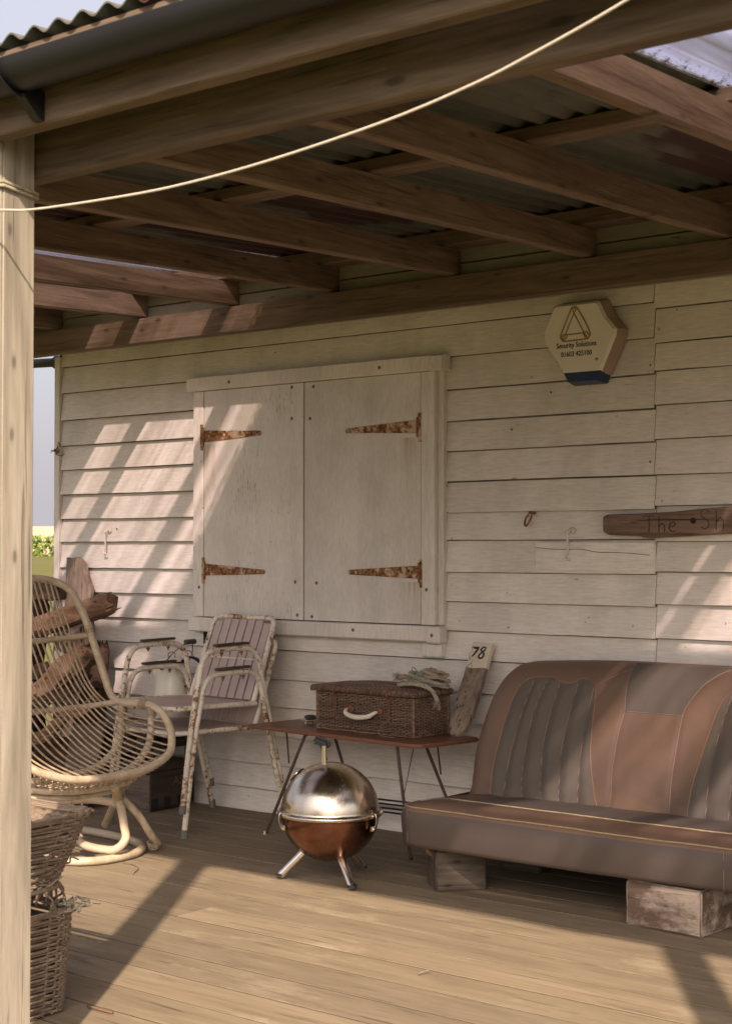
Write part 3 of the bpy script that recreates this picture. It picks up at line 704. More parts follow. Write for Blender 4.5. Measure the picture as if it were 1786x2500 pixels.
# ================================================================ SOFA (old vehicle bench)
sofa = thing('bench_sofa', 'old tan and grey vehicle bench seat used as a sofa against the wall', 'sofa', (3.62, -.5, .15))
def xl(z):
    pts = [(.20, 2.893), (.273, 2.881), (.345, 2.865), (.41, 2.855), (.484, 2.853), (.56, 2.861), (.636, 2.878), (.69, 2.902), (.723, 2.927), (.745, 2.955), (.757, 3.001)]
    for (a, x0), (c, x1) in zip(pts, pts[1:]):
        if z <= c: return x0 + (x1 - x0) * max(0, (z - a) / (c - a))
    return pts[-1][1]
XC = 3.62
outl = [(2.893, .19), (2.881, .273), (2.865, .345), (2.855, .41), (2.853, .484), (2.861, .56), (2.878, .636), (2.902, .69), (2.927, .723), (2.958, .748), (3.01, .760), (3.15, .770), (3.31, .776), (3.45, .777), (3.62, .777)]
outl = [(x - .052 * max(0, min(1, (3.25 - x) / .25)), z) for x, z in outl]
outl = outl + [(2 * XC - x, z) for x, z in outl[::-1][1:]]
def resamp(poly, step):
    out = []
    P = crom([(x, 0, z) for x, z in poly], 6)
    return [(p.x, p.z) for p in P]
OUT = resamp(outl, .02)
def pip(x, z, poly):
    c = False; j = len(poly) - 1
    for i in range(len(poly)):
        xi, zi = poly[i]; xj, zj = poly[j]
        if (zi > z) != (zj > z) and x < (xj - xi) * (z - zi) / (zj - zi) + xi: c = not c
        j = i
    return c
def dist(x, z, poly, closed=True):
    d = 9; n = len(poly)
    for i in range(n if closed else n - 1):
        x0, z0 = poly[i]; x1, z1 = poly[(i + 1) % n]; dx, dz = x1 - x0, z1 - z0; L = dx * dx + dz * dz or 1e-9
        t = max(0, min(1, ((x - x0) * dx + (z - z0) * dz) / L)); d = min(d, math.hypot(x - x0 - t * dx, z - z0 - t * dz))
    return d
pipL = [(2.945, .22), (2.945, .277), (2.930, .37), (2.927, .482), (2.937, .584), (2.955, .657), (2.978, .692), (3.02, .711), (3.098, .716), (3.125, .705), (3.145, .699), (3.175, .698), (3.197, .702), (3.225, .716), (3.263, .712), (3.290, .687), (3.300, .63), (3.308, .57), (3.330, .444), (3.365, .342), (3.398, .268), (3.402, .22)]
pipR = [(3.745, .22), (3.745, .275), (3.743, .369), (3.752, .458), (3.773, .577), (3.795, .66), (3.829, .702), (3.87, .716), (3.95, .712), (4.0, .702), (4.05, .704), (4.10, .716), (4.17, .712), (4.26, .692), (4.29, .657), (4.303, .584), (4.313, .482), (4.310, .37), (4.297, .277), (4.295, .22)]
cen_l = [(3.410, .775), (3.417, .663), (3.425, .612), (3.420, .527), (3.423, .43), (3.429, .369), (3.455, .22)]
cen_r = [(3.800, .775), (3.76, .755), (3.713, .714), (3.673, .653), (3.657, .608), (3.656, .491), (3.660, .389), (3.684, .22)]
PL, PR, CL, CR = (resamp(p, 0) for p in (pipL, pipR, cen_l, cen_r))
def seamx(k, z, side):
    base = [(3.0, .0), (3.055, 0), (3.12, 0), (3.19, 0), (3.275, 0)][k][0] if side < 0 else [3.815, 3.875, 3.95, 4.05, 4.14][k]
    if side < 0:
        top = (3.02, 3.075, 3.135, 3.213, 3.284)[k]; bt = (3.00, 3.082, 3.161, 3.236, 3.312)[k]; md = (2.985, 3.040, 3.117, 3.198, 3.280)[k]
    else:
        top = (3.835, 3.905, 3.985, 4.065, 4.15)[k]; bt = (3.817, 3.897, 3.975, 4.055, 4.135)[k]; md = (3.797, 3.880, 3.960, 4.045, 4.13)[k]
    t = (z - .27) / .43; return bt * (1 - t) ** 2 + (2 * md - .5 * (bt + top)) * 2 * t * (1 - t) + top * t * t
def ysurf(x, z):
    y = -.42 + (z - .27) * .44
    e = dist(x, z, OUT) if z > .30 else min(x - 2.82, 2 * XC - 2.82 - x, .12)
    e = max(0, min(e, .075)) / .075; y += .072 * (1 - math.sqrt(max(0, 1 - (1 - e) ** 2)))
    for P, side in ((PL, -1), (PR, 1)):
        if (2.92 < x < 3.41) if side < 0 else (3.74 < x < 4.32):
            if pip(x, z, P):
                dd = min(dist(x, z, P, False) / .03, 1); xs = [seamx(k, z, side) for k in range(5)]
                m = min(abs(x - q) for q in xs); y += .010 * dd - .019 * dd * min(1, m / .038) ** .55
    for P in (CL, CR):
        d = dist(x, z, P, False); y += .004 * math.exp(-(d / .008) ** 2)
    y += noise.noise(Vector((x * 5, z * 5, 3))) * .007 + noise.noise(Vector((x * 17, z * 9, 7))) * .0025
    if z < .42: y += math.sin(z * 110 + x * 14 + 3 * noise.noise(Vector((x * 4, z * 4, 0)))) * .0028 * (.42 - z) / .15
    return y
b = MB(); nx, nz = 200, 78; V = {}
for i in range(nx + 1):
    x = 2.795 + (2 * XC - 5.59) * i / nx
    for j in range(nz + 1):
        z = .20 + .578 * j / nz
        V[i, j] = (x, z)
inside = {k: pip(v[0], v[1], OUT) for k, v in V.items()}
def snap(k):
    x, z = V[k]
    if inside[k]: return x, z
    best = min(((x - a) ** 2 + (z - c) ** 2, a, c) for a, c in OUT); return best[1], best[2]
vv = {}; near = {}
def gv(k):
    if k not in vv:
        x, z = snap(k); vv[k] = b.bm.verts.new((x, ysurf(x, z), z))
    return vv[k]
for i in range(nx):
    for j in range(nz):
        ks = [(i, j), (i + 1, j), (i + 1, j + 1), (i, j + 1)]; n_in = sum(inside[k] for k in ks)
        if not n_in: continue
        x, z = (V[i, j][0] + V[i + 1, j + 1][0]) / 2, (V[i, j][1] + V[i + 1, j + 1][1]) / 2
        if pip(x, z, PL) or pip(x, z, PR): b.mi = 1
        elif z > .611:
            lx = min(CL, key=lambda p: abs(p[1] - z))[0]; rx = min(CR, key=lambda p: abs(p[1] - z))[0]; b.mi = 1 if lx < x < rx else 0
        else: b.mi = 0
        vs = []
        for k in ks:
            g = gv(k)
            if g not in vs: vs.append(g)
        if len(vs) > 2: b.face(vs, True)
bmesh.ops.remove_doubles(b.bm, verts=b.bm.verts[:], dist=.0015)
# side and back shell
b.mi = 0; fr = [b.bm.verts.new((x, ysurf(x, z) + .0, z)) for x, z in OUT]; bk = [b.bm.verts.new((x, min(-.03, ysurf(x, z) + .075), z)) for x, z in OUT]
for k in range(len(OUT) - 1): b.face([fr[k], fr[k + 1], bk[k + 1], bk[k]], True)
b.face(bk)
back_ = b.build('backrest', [M['leather'], M['cloth']], sofa, recalc=False)
def surf_tube(name, pts, r, mat, par, lift=.001, **k):
    b = MB(); b.tube([(x, ysurf(x, z) - lift, z) for x, z in pts], r, 6); return b.build(name, mat, par, **k)
surf_tube('piping', [p for p in PL if p[1] > .262], .0020, M['pipe_orange'], back_); surf_tube('piping', [p for p in PR if p[1] > .262], .0020, M['pipe_orange'], back_)
surf_tube('seam', [p for p in CL if p[1] > .265], .0016, M['pipe_dull'], back_, 0); surf_tube('seam', [p for p in CR if p[1] > .265], .0022, M['pipe_dull'], back_, .001)
b = MB(); b.tube([(x, ysurf(x, .611) - .0005, .611) for x in [3.425 + .232 * t / 12 for t in range(13)]], .0013, 5)
for side in (-1, 1):
    for k in range(5):
        pts = [(seamx(k, z, side), z) for z in [.27 + .43 * t / 30 for t in range(31)]]; pts = [p for p in pts if pip(p[0], p[1], PL if side < 0 else PR)]
        if len(pts) > 2: b.tube([(x, ysurf(x, z) - .0030, z) for x, z in pts], .0019, 5)
for a, c in (((2.935, .728), (2.985, .695)), ((2.945, .735), (2.996, .703)), ((3.41, .76), (3.292, .70))): b.tube([(a[0] + (c[0] - a[0]) * t / 6, ysurf(a[0] + (c[0] - a[0]) * t / 6, a[1] + (c[1] - a[1]) * t / 6) - .0005, a[1] + (c[1] - a[1]) * t / 6) for t in range(7)], .0011, 5)
b.build('stitching', M['pipe_dull'], back_, kind='stuff')
b = MB(); b.tube([(x, min(-.03, ysurf(x, z) + .045), z) for x, z in OUT if z > .25], .0026, 6); b.build('edge_piping', M['pipe_orange'], back_)
# seat
def plan(inset, n=14):
    x0, x1, y0, y1, r = 2.825 + inset, 4.415 - inset, -.868 + inset, -.06 - inset, .10 * max(.15, 1 - inset * 2.2); P = []
    for cx_, cy_, a0 in ((x0 + r, y0 + r, 180), (x1 - r, y0 + r, 270), (x1 - r, y1 - r, 0), (x0 + r, y1 - r, 90)):
        for k in range(n + 1):
            a = R(a0 + 90 * k / n); P.append((cx_ + r * math.cos(a), cy_ + r * math.sin(a)))
        if a0 == 180:
            for k in range(1, 40): P.append((x0 + r + (x1 - x0 - 2 * r) * k / 40, y0))
    return [(x, y - (.018 * math.sin(math.pi * (x - 2.825) / 1.59) if y < -.5 else 0)) for x, y in P]
def seatz(x, y, z): return z - max(0, (y + .84)) * .075 + noise.noise(Vector((x * 3, y * 3, 8))) * .004 + noise.noise(Vector((x * 11, y * 11, 8))) * .0012
levels = [(.022, .146, 2), (.004, .150, 2), (.0, .165, 2), (-.004, .21, 2), (-.006, .25, 2), (.0, .276, 2), (.006, .2885, 0), (.03, .301, 0), (.07, .310, 0), (.12, .314, 0), (.175, .310, 0), (.186, .308, 1), (.24, .316, 1), (.32, .318, 1)]
b = MB(); rings = []
for ins, z, mi in levels:
    P = plan(ins); rings.append([b.bm.verts.new((x, y, seatz(x, y, z) if z > .28 else z + noise.noise(Vector((x * 4, z * 9, 2))) * .002 + (.010 * (x - 2.8) / 1.6 if z < .2 else 0))) for x, y in P])
N_ = len(rings[0])
for j in range(len(rings) - 1):
    b.mi = levels[j + 1][2] if levels[j + 1][1] > .28 else 2
    for k in range(N_): b.face([rings[j][k], rings[j][(k + 1) % N_], rings[j + 1][(k + 1) % N_], rings[j + 1][k]], True)
b.mi = 1; b.face(rings[-1], True); b.mi = 2; b.face(rings[0][::-1])
seat = b.build('seat_cushion', [M['leather'], M['cloth'], M['leather_side']], sofa)
for ins, z, rr in ((.006, .2895, .0025), (.180, .3105, .0028)):
    P = plan(ins); b = MB()
    if ins < .1: b.tube([(x, y, seatz(x, y, z) + .001) for x, y in P], rr, 6, closed=True)
    else:
        F = [(2.895 + (4.345 - 2.895) * k / 40) for k in range(41)]; b.tube([(x, -.688 - .018 * math.sin(math.pi * (x - 2.825) / 1.59) - (.10 * max(0, (2.955 - x) / .06) ** 1.5 if x < 2.955 else 0), seatz(x, -.69, z) + .0025) for x in F], rr, 6)
    b.build('piping', M['pipe_cream'], seat)
for x in (2.895, 4.10):
    b = MB(); b.tube([(x, -.872 - .018 * math.sin(math.pi * (x - 2.825) / 1.59) + (.0052 if x < 3 else 0), z) for z in (.16, .2, .25, .28)], .0012, 5, 3); b.build('side_seam', M['pipe_dull'], seat)
b = MB(); b.tube([(2.93, -.80, .150), (2.935, -.80, .128), (2.955, -.79, .118), (2.985, -.76, .122)], .009, 8, 4); b.box((3.62, -.45, .138), (1.3, .6, .018), bev=.002); b.build('seat_frame', M['rustmetal'], sofa)

def block(lab, name, c, size, rz, mat, seed, tp=1.0, grp='timber blocks under the sofa'):
    b = MB(); b.box((0, 0, size[2] / 2), size, bev=.006, seg=2); b.sub(3).jitter(.0035, 7, seed=seed); b.jitter(.0012, 40, seed=seed)
    for v in b.bm.verts: v.co.z = max(v.co.z, .0006)
    for v in b.bm.verts:
        if v.co.z > size[2] - .004: v.co.z = min(v.co.z, size[2])
    o = b.build(name, mat, None, smooth=35); o.location = c; o.rotation_euler = (0, 0, rz); return tag(o, lab, 'timber block', grp)
block('grey timber block under the left front of the sofa', 'timber_block', (3.005, -.728, 0), (.18, .15, .1445), R(48.7), M['block'], 1)
block('large worn timber block with flaked pale paint under the sofa', 'timber_block', (3.885, -.742, 0), (.27, .22, .146), R(-3), M['block_pale'], 4)
block('dark timber block deep under the sofa behind the front one', 'timber_block', (3.04, -.30, 0), (.16, .16, .1445), R(8), M['block'], 8)
block('timber block under the right rear of the sofa', 'timber_block', (4.2, -.28, 0), (.16, .16, .1445), R(5), M['block'], 9)

# ================================================================ BALL BARBECUE
bq = thing('ball_barbecue', 'round steel barbecue with browned bowl standing on three legs', 'barbecue', (2.59, -.922, 0))
C_ = Vector((2.585, -.922, .248)); r_ = .1785
bowl = [(.0, -r_)] + [(r_ * math.sin(R(a)), -r_ * math.cos(R(a))) for a in range(4, 89, 4)] + [(r_ + .001, -.006)]
b = MB(); b.lathe(bowl[1:], C_, 72, cap=True); bw = b.build('bowl', M['copper'], bq)
lid = [(r_ * math.cos(R(a)), r_ * math.sin(R(a))) for a in range(2, 90, 3)]
b = MB(); b.lathe([(r_ + .002, -.002), (r_ + .002, .004)] + lid, C_, 96); lid_ = b.build('lid', M['steel'], bq)
b = MB(); b.lathe([(r_ - .004, -.010), (r_ + .010, -.009), (r_ + .0135, -.005), (r_ + .0135, .002), (r_ + .009, .0065), (r_ - .003, .008)], C_, 80, cap=False); b.build('rim', M['steel'], bq)
for fx, fy in ((2.432, -1.020), (2.760, -1.012), (2.582, -.730)):
    f_ = Vector((fx, fy, .0)); d = (f_ - Vector((C_.x, C_.y, 0))).normalized(); t_ = Vector((C_.x, C_.y, 0)) + d * .090 + Vector((0, 0, .105))
    b = MB(); b.tube([t_, f_ + Vector((0, 0, .014))], .0150, 20); lg = b.build('leg', M['steel_leg'], bq, smooth=40)
    b = MB(); e = (f_ - t_).normalized(); b.tube([f_ + Vector((0, 0, .022)), f_ + Vector((0, 0, .0125))], .0165, 16); b.build('foot_cap', M['black'], lg, smooth=40)
    b = MB(); b.lathe([(.024, 0), (.024, .004), (.012, .010)], t_ + Vector((0, 0, -.0)) - d * .006, 16, rot=(-d * .9 + Vector((0, 0, 1))).to_track_quat('Z', 'Y').to_euler()); b.build('leg_bracket', M['copper'], bw)
hx, hy, hz_ = 2.582, -.95, C_.z + .172
b = MB()
b.box((hx + .003, hy - .006, hz_ + .030), (.017, .010, .080), bev=.0015); b.box((hx - .010, hy + .010, hz_ + .028), (.012, .012, .072), bev=.001); b.box((hx, hy, hz_ - .004), (.034, .030, .006), bev=.001)
b.build('handle_bracket', M['steel_leg'], lid_)
b = MB(); b.box((0, 0, 0), (.076, .036, .030), bev=.009, seg=2, taper=.6); o = b.build('lid_handle', M['black'], bq, local=True, smooth=50); o.location = Vector((hx - .012, hy, hz_ + .082)) - bq.location; o.rotation_euler = (R(6), R(14), R(20))
b = MB()
vd = Vector((-.66, -.25, .70)).normalized(); vp = C_ + vd * (r_ + .0005)
b.lathe([(.030, 0), (.034, .0015), (.034, .003), (.004, .0042)], vp, 28, rot=vd.to_track_quat('Z', 'Y').to_euler()); b.sphere(vp + vd * .006, .005); b.build('vent', M['steel'], lid_, smooth=40)
for az in (-118, 5, 125):
    d = Vector((math.cos(R(az)), math.sin(R(az)), 0)); p = C_ + d * (r_ + .014); s_ = Vector((-d.y, d.x, 0))
    b = MB(); b.tube([p + Vector((0, 0, .010)), p + d * .006 + Vector((0, 0, -.006)), p + d * .003 + Vector((0, 0, -.030)), p - d * .006 + Vector((0, 0, -.052))], .0085, 4, 5, flat=.18); b.box(p - d * .010 + Vector((0, 0, -.045)), (.018, .010, .018), Matrix.Rotation(R(az + 90), 3, 'Z').to_euler(), bev=.001); b.build('clip', M['steel_leg'], bq)
b = MB(); p = C_ + Vector((.196, .04, .004)); b.tube([p, p + Vector((.010, 0, .012)), p + Vector((.004, .012, .018)), p + Vector((-.008, .010, .006)), p], .0018, 5, 4); b.build('wire_loop', M['steel_leg'], bq)
# dark bar rack standing behind
rk = thing('wire_rack', 'low black bar rack on the deck behind the barbecue', 'rack', (2.42, -.12, 0))
for i, z in enumerate((.150, .133, .116, .099)):
    b = MB(); b.tube([(2.10, -.13, z), (2.78, -.10, z)], .0042, 6); b.build('bar', M['black'], rk)
for x in (2.12, 2.75):
    b = MB(); b.tube([(x, -.115, .158), (x, -.12, .005)], .005, 6); b.build('leg', M['black'], rk)

# ================================================================ TABLE AND WHAT STANDS ON IT
tb = thing('folding_table', 'low brown folding table with thin dark splayed metal legs', 'table', (2.22, -.3, 0), R(-6))
TC = [(1.706, -.412), (2.655, -.520), (2.690, -.500), (2.735, -.185), (2.715, -.165), (1.775, -.065), (1.745, -.080)]
b = MB(); A = [b.bm.verts.new((x, y, .438)) for x, y in TC]; B = [b.bm.verts.new((x, y, .4545)) for x, y in TC]
f1 = b.bm.faces.new(A); f2 = b.bm.faces.new(B)
for k in range(7): b.face([A[k], A[(k + 1) % 7], B[(k + 1) % 7], B[k]])
bmesh.ops.bevel(b.bm, geom=b.bm.edges[:], offset=.005, segments=3, affect='EDGES'); b.build('table_top', M['tabletop'], tb, smooth=40)
def tleg(a, c, tip=None):
    b = MB(); b.tube([a, c], .0065, 8); l_ = b.build('leg', M['tableleg'], tb, smooth=40)
    b = MB(); b.tube([Vector(c) + Vector((0, 0, .016)), Vector(c) + Vector((0, 0, .001))], .0085, 10); b.build('foot_cap', M['cream_plastic'] if tip else M['tableleg'], l_)
tleg((2.02, -.40, .437), (1.815, -.42, .0), 1); tleg((2.53, -.45, .437), (2.60, -.455, .0)); tleg((2.47, -.20, .437), (2.66, -.16, .0)); tleg((1.96, -.16, .437), (2.12, -.14, 0))
for q_, r_w in ((((1.825, -.30, .435), (1.85, -.31, .29)), .0035), (((1.98, -.30, .435), (2.05, -.30, .32)), .0045), (((2.60, -.28, .435), (2.575, -.22, .30)), .0035), (((2.52, -.32, .435), (2.565, -.45, .25)), .002), (((2.02, -.40, .431), (1.96, -.16, .431)), .006), (((2.53, -.45, .431), (2.47, -.20, .431)), .006)):
    b = MB(); b.tube(q_, r_w, 6); b.build('brace', M['tableleg'], tb)

def weave(b, corners, zs, stakes, r, wob, sp=1.0, closed=True):
    """horizontal strands woven round a tapering outline. corners(z)-> function t->(x,y)"""
    for j, z in enumerate(zs):
        P = []; n = stakes * 4
        for k in range(n):
            t = k / n; (x, y), (nx_, ny_) = corners(t, z); ph = math.cos(math.pi * (k / 4.0) * 1.0 * 2 / 2 + math.pi * (j % 2))
            o = wob * ph; P.append((x + nx_ * o, y + ny_ * o, z + noise.noise(Vector((k * .11, j * 1.3, 0))) * r * .5))
        b.tube(P, lambda t, j=j: r * (.82 + .3 * noise.noise(Vector((t * 40, j * 7, 1)))), 5, closed=True)
def rect(t, x0, x1, y0, y1, rc=.0):
    w_, h_ = x1 - x0, y1 - y0; L = 2 * (w_ + h_); d = (t % 1) * L
    if d < w_: return (x0 + d, y0), (0, -1)
    d -= w_
    if d < h_: return (x1, y0 + d), (1, 0)
    d -= h_
    if d < w_: return (x1 - d, y1), (0, 1)
    d -= w_
    return (x0, y1 - d), (-1, 0)
hp = thing('wicker_hamper', 'dark wicker picnic hamper with leather straps on the table', 'hamper', (2.30, -.25, .4555), R(-2.5))
HX0, HX1, HY0, HY1 = -.250, .262, -.115, .105      # local
def hr(t, z): return rect(t, HX0 + (.150 - z) * .02, HX1 - (.150 - z) * .02, HY0, HY1)
b = MB(); zz = [.006 + i * .0062 for i in range(25)]
weave(b, hr, zz, 92, .0032, .0046)
for k in range(92):
    (x, y), _ = hr((k + .5) / 92, .07); (x2, y2), _ = hr((k + .5) / 92, .15); b.tube([(x, y, .002), (x2, y2, .158)], .0022, 5)
for z in (.004, .152): weave(b, hr, [z], 60, .0055, .0035)
hb = b.build('body', M['wicker'], hp, local=True)
b = MB(); b.box((.006, -.005, .078), (HX1 - HX0 - .016, HY1 - HY0 - .016, .148), bev=0); b.build('filler_core', M['dark'], hp, local=True)  # dark box added inside to block the view through the weave
for cx_, cy_ in ((HX1, HY0), (HX0, HY0), (HX1, HY1), (HX0, HY1)):
    b = MB()
    b.tube([(cx_, cy_, .0), (cx_, cy_, .157)], .0060, 8)
    for i in range(24): b.lathe([(.0062, 0), (.0078, .003), (.0062, .006)], (cx_, cy_, .004 + i * .0063), 8, cap=False)
    b.build('corner_post', M['wicker'], hp, local=True)
# lid: woven top, slightly domed with wrapped rolled edge
b = MB(); nx_, ny_ = 96, 34; X0, X1, Y0, Y1 = HX0 - .020, HX1 + .012, HY0 - .016, HY1 + .010
def lidz(x, y): return .174 + .022 * (1 - ((x - .0) / .27) ** 2) * (1 - (y / .125) ** 2)
for j in range(ny_):
    y = Y0 + (Y1 - Y0) * (j + .5) / ny_; b.tube([(X0 + (X1 - X0) * k / nx_, y, lidz(X0 + (X1 - X0) * k / nx_, y) + .0036 * math.cos(math.pi * k / 2 + math.pi * j)) for k in range(nx_ + 1)], .0040, 5)
b.box((.0, -.003, .168), (X1 - X0 - .01, Y1 - Y0 - .01, .012), bev=0)
weave(b, lambda t, z: rect(t, X0, X1, Y0, Y1), [.166], 120, .0060, .001); weave(b, lambda t, z: rect(t, X0, X1, Y0, Y1), [.176], 120, .0055, .001)
for k in range(150):
    (x, y), (n1, n2) = rect((k + .5) / 150, X0, X1, Y0, Y1); b.tube([(x + n1 * .002 + n2 * .004, y + n2 * .002 + n1 * .004, .159), (x + n1 * .009, y + n2 * .009, .170), (x + n1 * .002 - n2 * .004, y + n2 * .002 - n1 * .004, .183)], .0030, 5, 2)
b.build('lid', M['wicker'], hp, local=True)
def strap(x, z0, z1, lab):
    b = MB(); b.tube([(x + .004, HY0 + .012, .186), (x + .003, HY0 - .020, .182), (x, HY0 - .024, .160), (x, HY0 - .010, .140), (x - .002, HY0 - .009, z0 + .02), (x - .003, HY0 - .010, z0)], .0075, 6, 6, flat=.25)
    s = b.build('strap', M['strap'], hp, local=True)
    b = MB(); b.tube([(x - .009, HY0 - .014, z1), (x + .009, HY0 - .014, z1), (x + .009, HY0 - .014, z1 - .014), (x - .009, HY0 - .014, z1 - .014)], .0014, 5, closed=True); o = b.build('buckle', M['rustmetal'], s, local=True)
strap(-.142, .062, .115, ''); strap(.142, .052, .105, '')
b = MB(); b.tube([(-.078, HY0 - .010, .094), (-.072, HY0 - .026, .088), (-.055, HY0 - .036, .076), (0, HY0 - .042, .068), (.055, HY0 - .036, .074), (.074, HY0 - .026, .086), (.082, HY0 - .012, .092)], lambda t: .006 + .0045 * math.sin(math.pi * t), 10, 5); hd = b.build('handle', M['cream_plastic'], hp, local=True)
for x in (-.060, .092):
    b = MB(); b.lathe([(.017, 0), (.017, .003), (.010, .006)], (x, HY0 - .006, .094), 18, rot=Matrix.Rotation(R(90), 3, 'X').to_euler()); b.build('handle_mount', M['strap'], hd, local=True)
b = MB(); b.tube([(.122, HY0 - .006, .055), (.100, HY0 - .014, .030), (.104, HY0 - .022, .006), (.125, HY0 - .030, .002), (.19, HY0 - .034, .0018)], .0010, 5, 5); b.build('loose_string', M['rope_grey'], hp, local=True)
# heap of frayed rope on the lid
rh = MB(); r5 = random.Random(21)
rpz = thing('rope_heap', 'tangled heap of frayed rope lying on the hamper lid', 'rope', (2.50, -.24, .645))
def knot(mat, n, rr, spread, c, k=9, name='strand', h=.055):
    b = MB()
    for _ in range(n):
        P = []; a0 = r5.uniform(0, 6.3)
        for i in range(k):
            a = a0 + i * r5.uniform(.6, 1.3); rad = spread[0] * r5.uniform(.25, 1)
            P.append((c[0] + rad * math.cos(a), c[1] + spread[1] / spread[0] * rad * math.sin(a), c[2] + abs(r5.gauss(0, h * .5)) * (1 - .5 * rad / spread[0])))
        C = crom(P, 8); b.tube(C, rr, 6)
        for s_ in (0, 2.1, 4.2):     # lay of the rope
            b.tube([p + Vector((math.cos(i * .9 + s_), math.sin(i * .9 + s_) * .7, math.sin(i * .9 + s_))) * rr * .55 for i, p in enumerate(C)], rr * .55, 4)
    return b
lz = .652
def twist(b, P, rr, n=3):
    C = crom(P, 12)
    for s_ in range(n):
        b.tube([p + Vector((math.cos(i * .62 + s_ * 2.1) * .8, math.cos(i * .62 + s_ * 2.1) * .5, math.sin(i * .62 + s_ * 2.1))) * rr * .55 for i, p in enumerate(C)], rr * .56, 6)
b = MB()
for q in range(5):
    cx2, cy2, ax_, ay_, zz2, ph = 2.535 + r5.uniform(-.03, .03), -.245 + r5.uniform(-.015, .015), .098 - .014 * q, .052 - .006 * q, lz + .008 + .011 * q, r5.uniform(0, 6)
    twist(b, [(cx2 + ax_ * math.cos(ph + t * .75) * (1 + .12 * math.sin(2.3 * t + q)), cy2 + ay_ * math.sin(ph + t * .75) * (1 + .12 * math.cos(1.7 * t + q)), zz2 + .010 * math.sin(t * 1.3 + q * 2)) for t in range(8)], .0078)
b.build('coil', M['rope_grey'], rpz)
knot(M['rope_tan'], 2, .0060, (.075, .038), (2.555, -.24, lz + .030), 7, h=.05).build('tan_strand', M['rope_tan'], rpz)
knot(M['rope_green'], 1, .0022, (.11, .055), (2.53, -.25, lz + .014), 10).build('green_strand', M['rope_green'], rpz)
b = MB(); twist(b, [(2.43, -.27, lz + .010), (2.45, -.33, lz + .006), (2.52, -.355, lz + .016), (2.58, -.36, lz + .014), (2.618, -.345, lz - .002), (2.632, -.335, lz - .028), (2.640, -.335, lz - .046)], .0092)
b.build('rope_end', M['rope_grey'], rpz)
b = MB()
for _ in range(46):
    p = Vector((2.640, -.335, lz - .044)); b.tube([p, p + Vector((r5.uniform(-.012, .014), r5.uniform(-.010, .008), -.014)), p + Vector((r5.uniform(-.022, .020), r5.uniform(-.014, .012), r5.uniform(-.040, -.022)))], .0007, 3, 3)
for _ in range(70):
    p = Vector((2.405, -.27, lz + .030)); q = p + Vector((r5.uniform(-.035, .012), r5.uniform(-.016, .016), r5.uniform(-.020, .024))); b.tube([p + Vector((.03, 0, -.006)), p, q], .0009, 3, 3)
for _ in range(40):
    p = Vector((2.53 + r5.gauss(0, .06), -.25 + r5.gauss(0, .03), lz + r5.uniform(.02, .05))); b.tube([p, p + Vector((r5.uniform(-.02, .02), r5.uniform(-.01, .01), r5.uniform(0, .018))), p + Vector((r5.uniform(-.03, .03), r5.uniform(-.02, .02), r5.uniform(-.01, .014)))], .0006, 3, 3)
b.build('frayed_ends', M['rope_grey'], rpz, kind='stuff')
b = MB(); twist(b, [(2.41, -.27, lz + .028), (2.44, -.275, lz + .034), (2.48, -.27, lz + .026), (2.53, -.25, lz + .028)], .010); b.build('tan_end', M['rope_tan'], rpz)
# 78 plank
pk = thing('numbered_plank', 'weathered plank with a flaking cream top numbered 78 leaning on the wall', 'plank', (2.72, -.30, .456))
pB, pT = Vector((2.672, -.245, .4575)), Vector((2.752, -.030, .818))     # centre line, bottom and top
# plank frame: u across the wall, v up the plank
vdir = Vector((-.075 + .0, .0, 0)); base = Vector((2.648, -.225, .457)); topc = Vector((2.652, -.034, .820))
V_ = (topc - base); PLn = V_.length; V_.normalize(); U_ = Vector((1, -.10, 0)); U_ = (U_ - V_ * U_.dot(V_)).normalized(); N_2 = U_.cross(V_).normalized()
PM = Matrix(((U_.x, -N_2.x, V_.x, base.x), (U_.y, -N_2.y, V_.y, base.y), (U_.z, -N_2.z, V_.z, base.z), (0, 0, 0, 1)))
if N_2.y > 0: PM = Matrix(((U_.x, N_2.x, V_.x, base.x), (U_.y, N_2.y, V_.y, base.y), (U_.z, N_2.z, V_.z, base.z), (0, 0, 0, 1)))
hw = .050; out = [(-.022, .002), (-.004, .010), (.004, .0), (.012, .002), (.040, .034), (hw, .085), (hw + .002, .25), (hw, PLn - .004), (-hw, PLn), (-hw - .001, .25), (-hw - .002, .09), (-hw + .002, .04)]
b = MB(); b.prism(out, PM, .022, .0015); b.sub(9).jitter(.0016, 20, (1, 1, .5)); 
inv = PM.inverted()
for f in b.bm.faces: f.material_index = 1 if (inv @ f.calc_center_median()).z > PLn - .113 + .012 * noise.noise(Vector(((inv @ f.calc_center_median()).x * 85, 3, 0))) + .004 * noise.noise(Vector(((inv @ f.calc_center_median()).x * 300, 1, 0))) else 0
b.build('board', [M['drift_grey'], M['plank_paint']], pk, recalc=True)
b = MB()
def pstroke(pts, r=.0042):
    b.tube([PM @ Vector((x, -.0015, PLn + z)) for x, z in pts], lambda t: r * (.75 + .35 * math.sin(math.pi * t)), 6, 5)
pstroke([(-.036, -.022), (-.028, -.026), (-.010, -.024)], .0046); pstroke([(-.010, -.024), (-.018, -.042), (-.032, -.064)], .0040)
pstroke([(.026, -.024), (.014, -.022), (.004, -.034), (.014, -.044), (.024, -.052), (.024, -.066), (.010, -.072), (.000, -.062), (.010, -.048), (.022, -.038), (.027, -.026)], .0036)
b.build('number', M['ink'], pk)
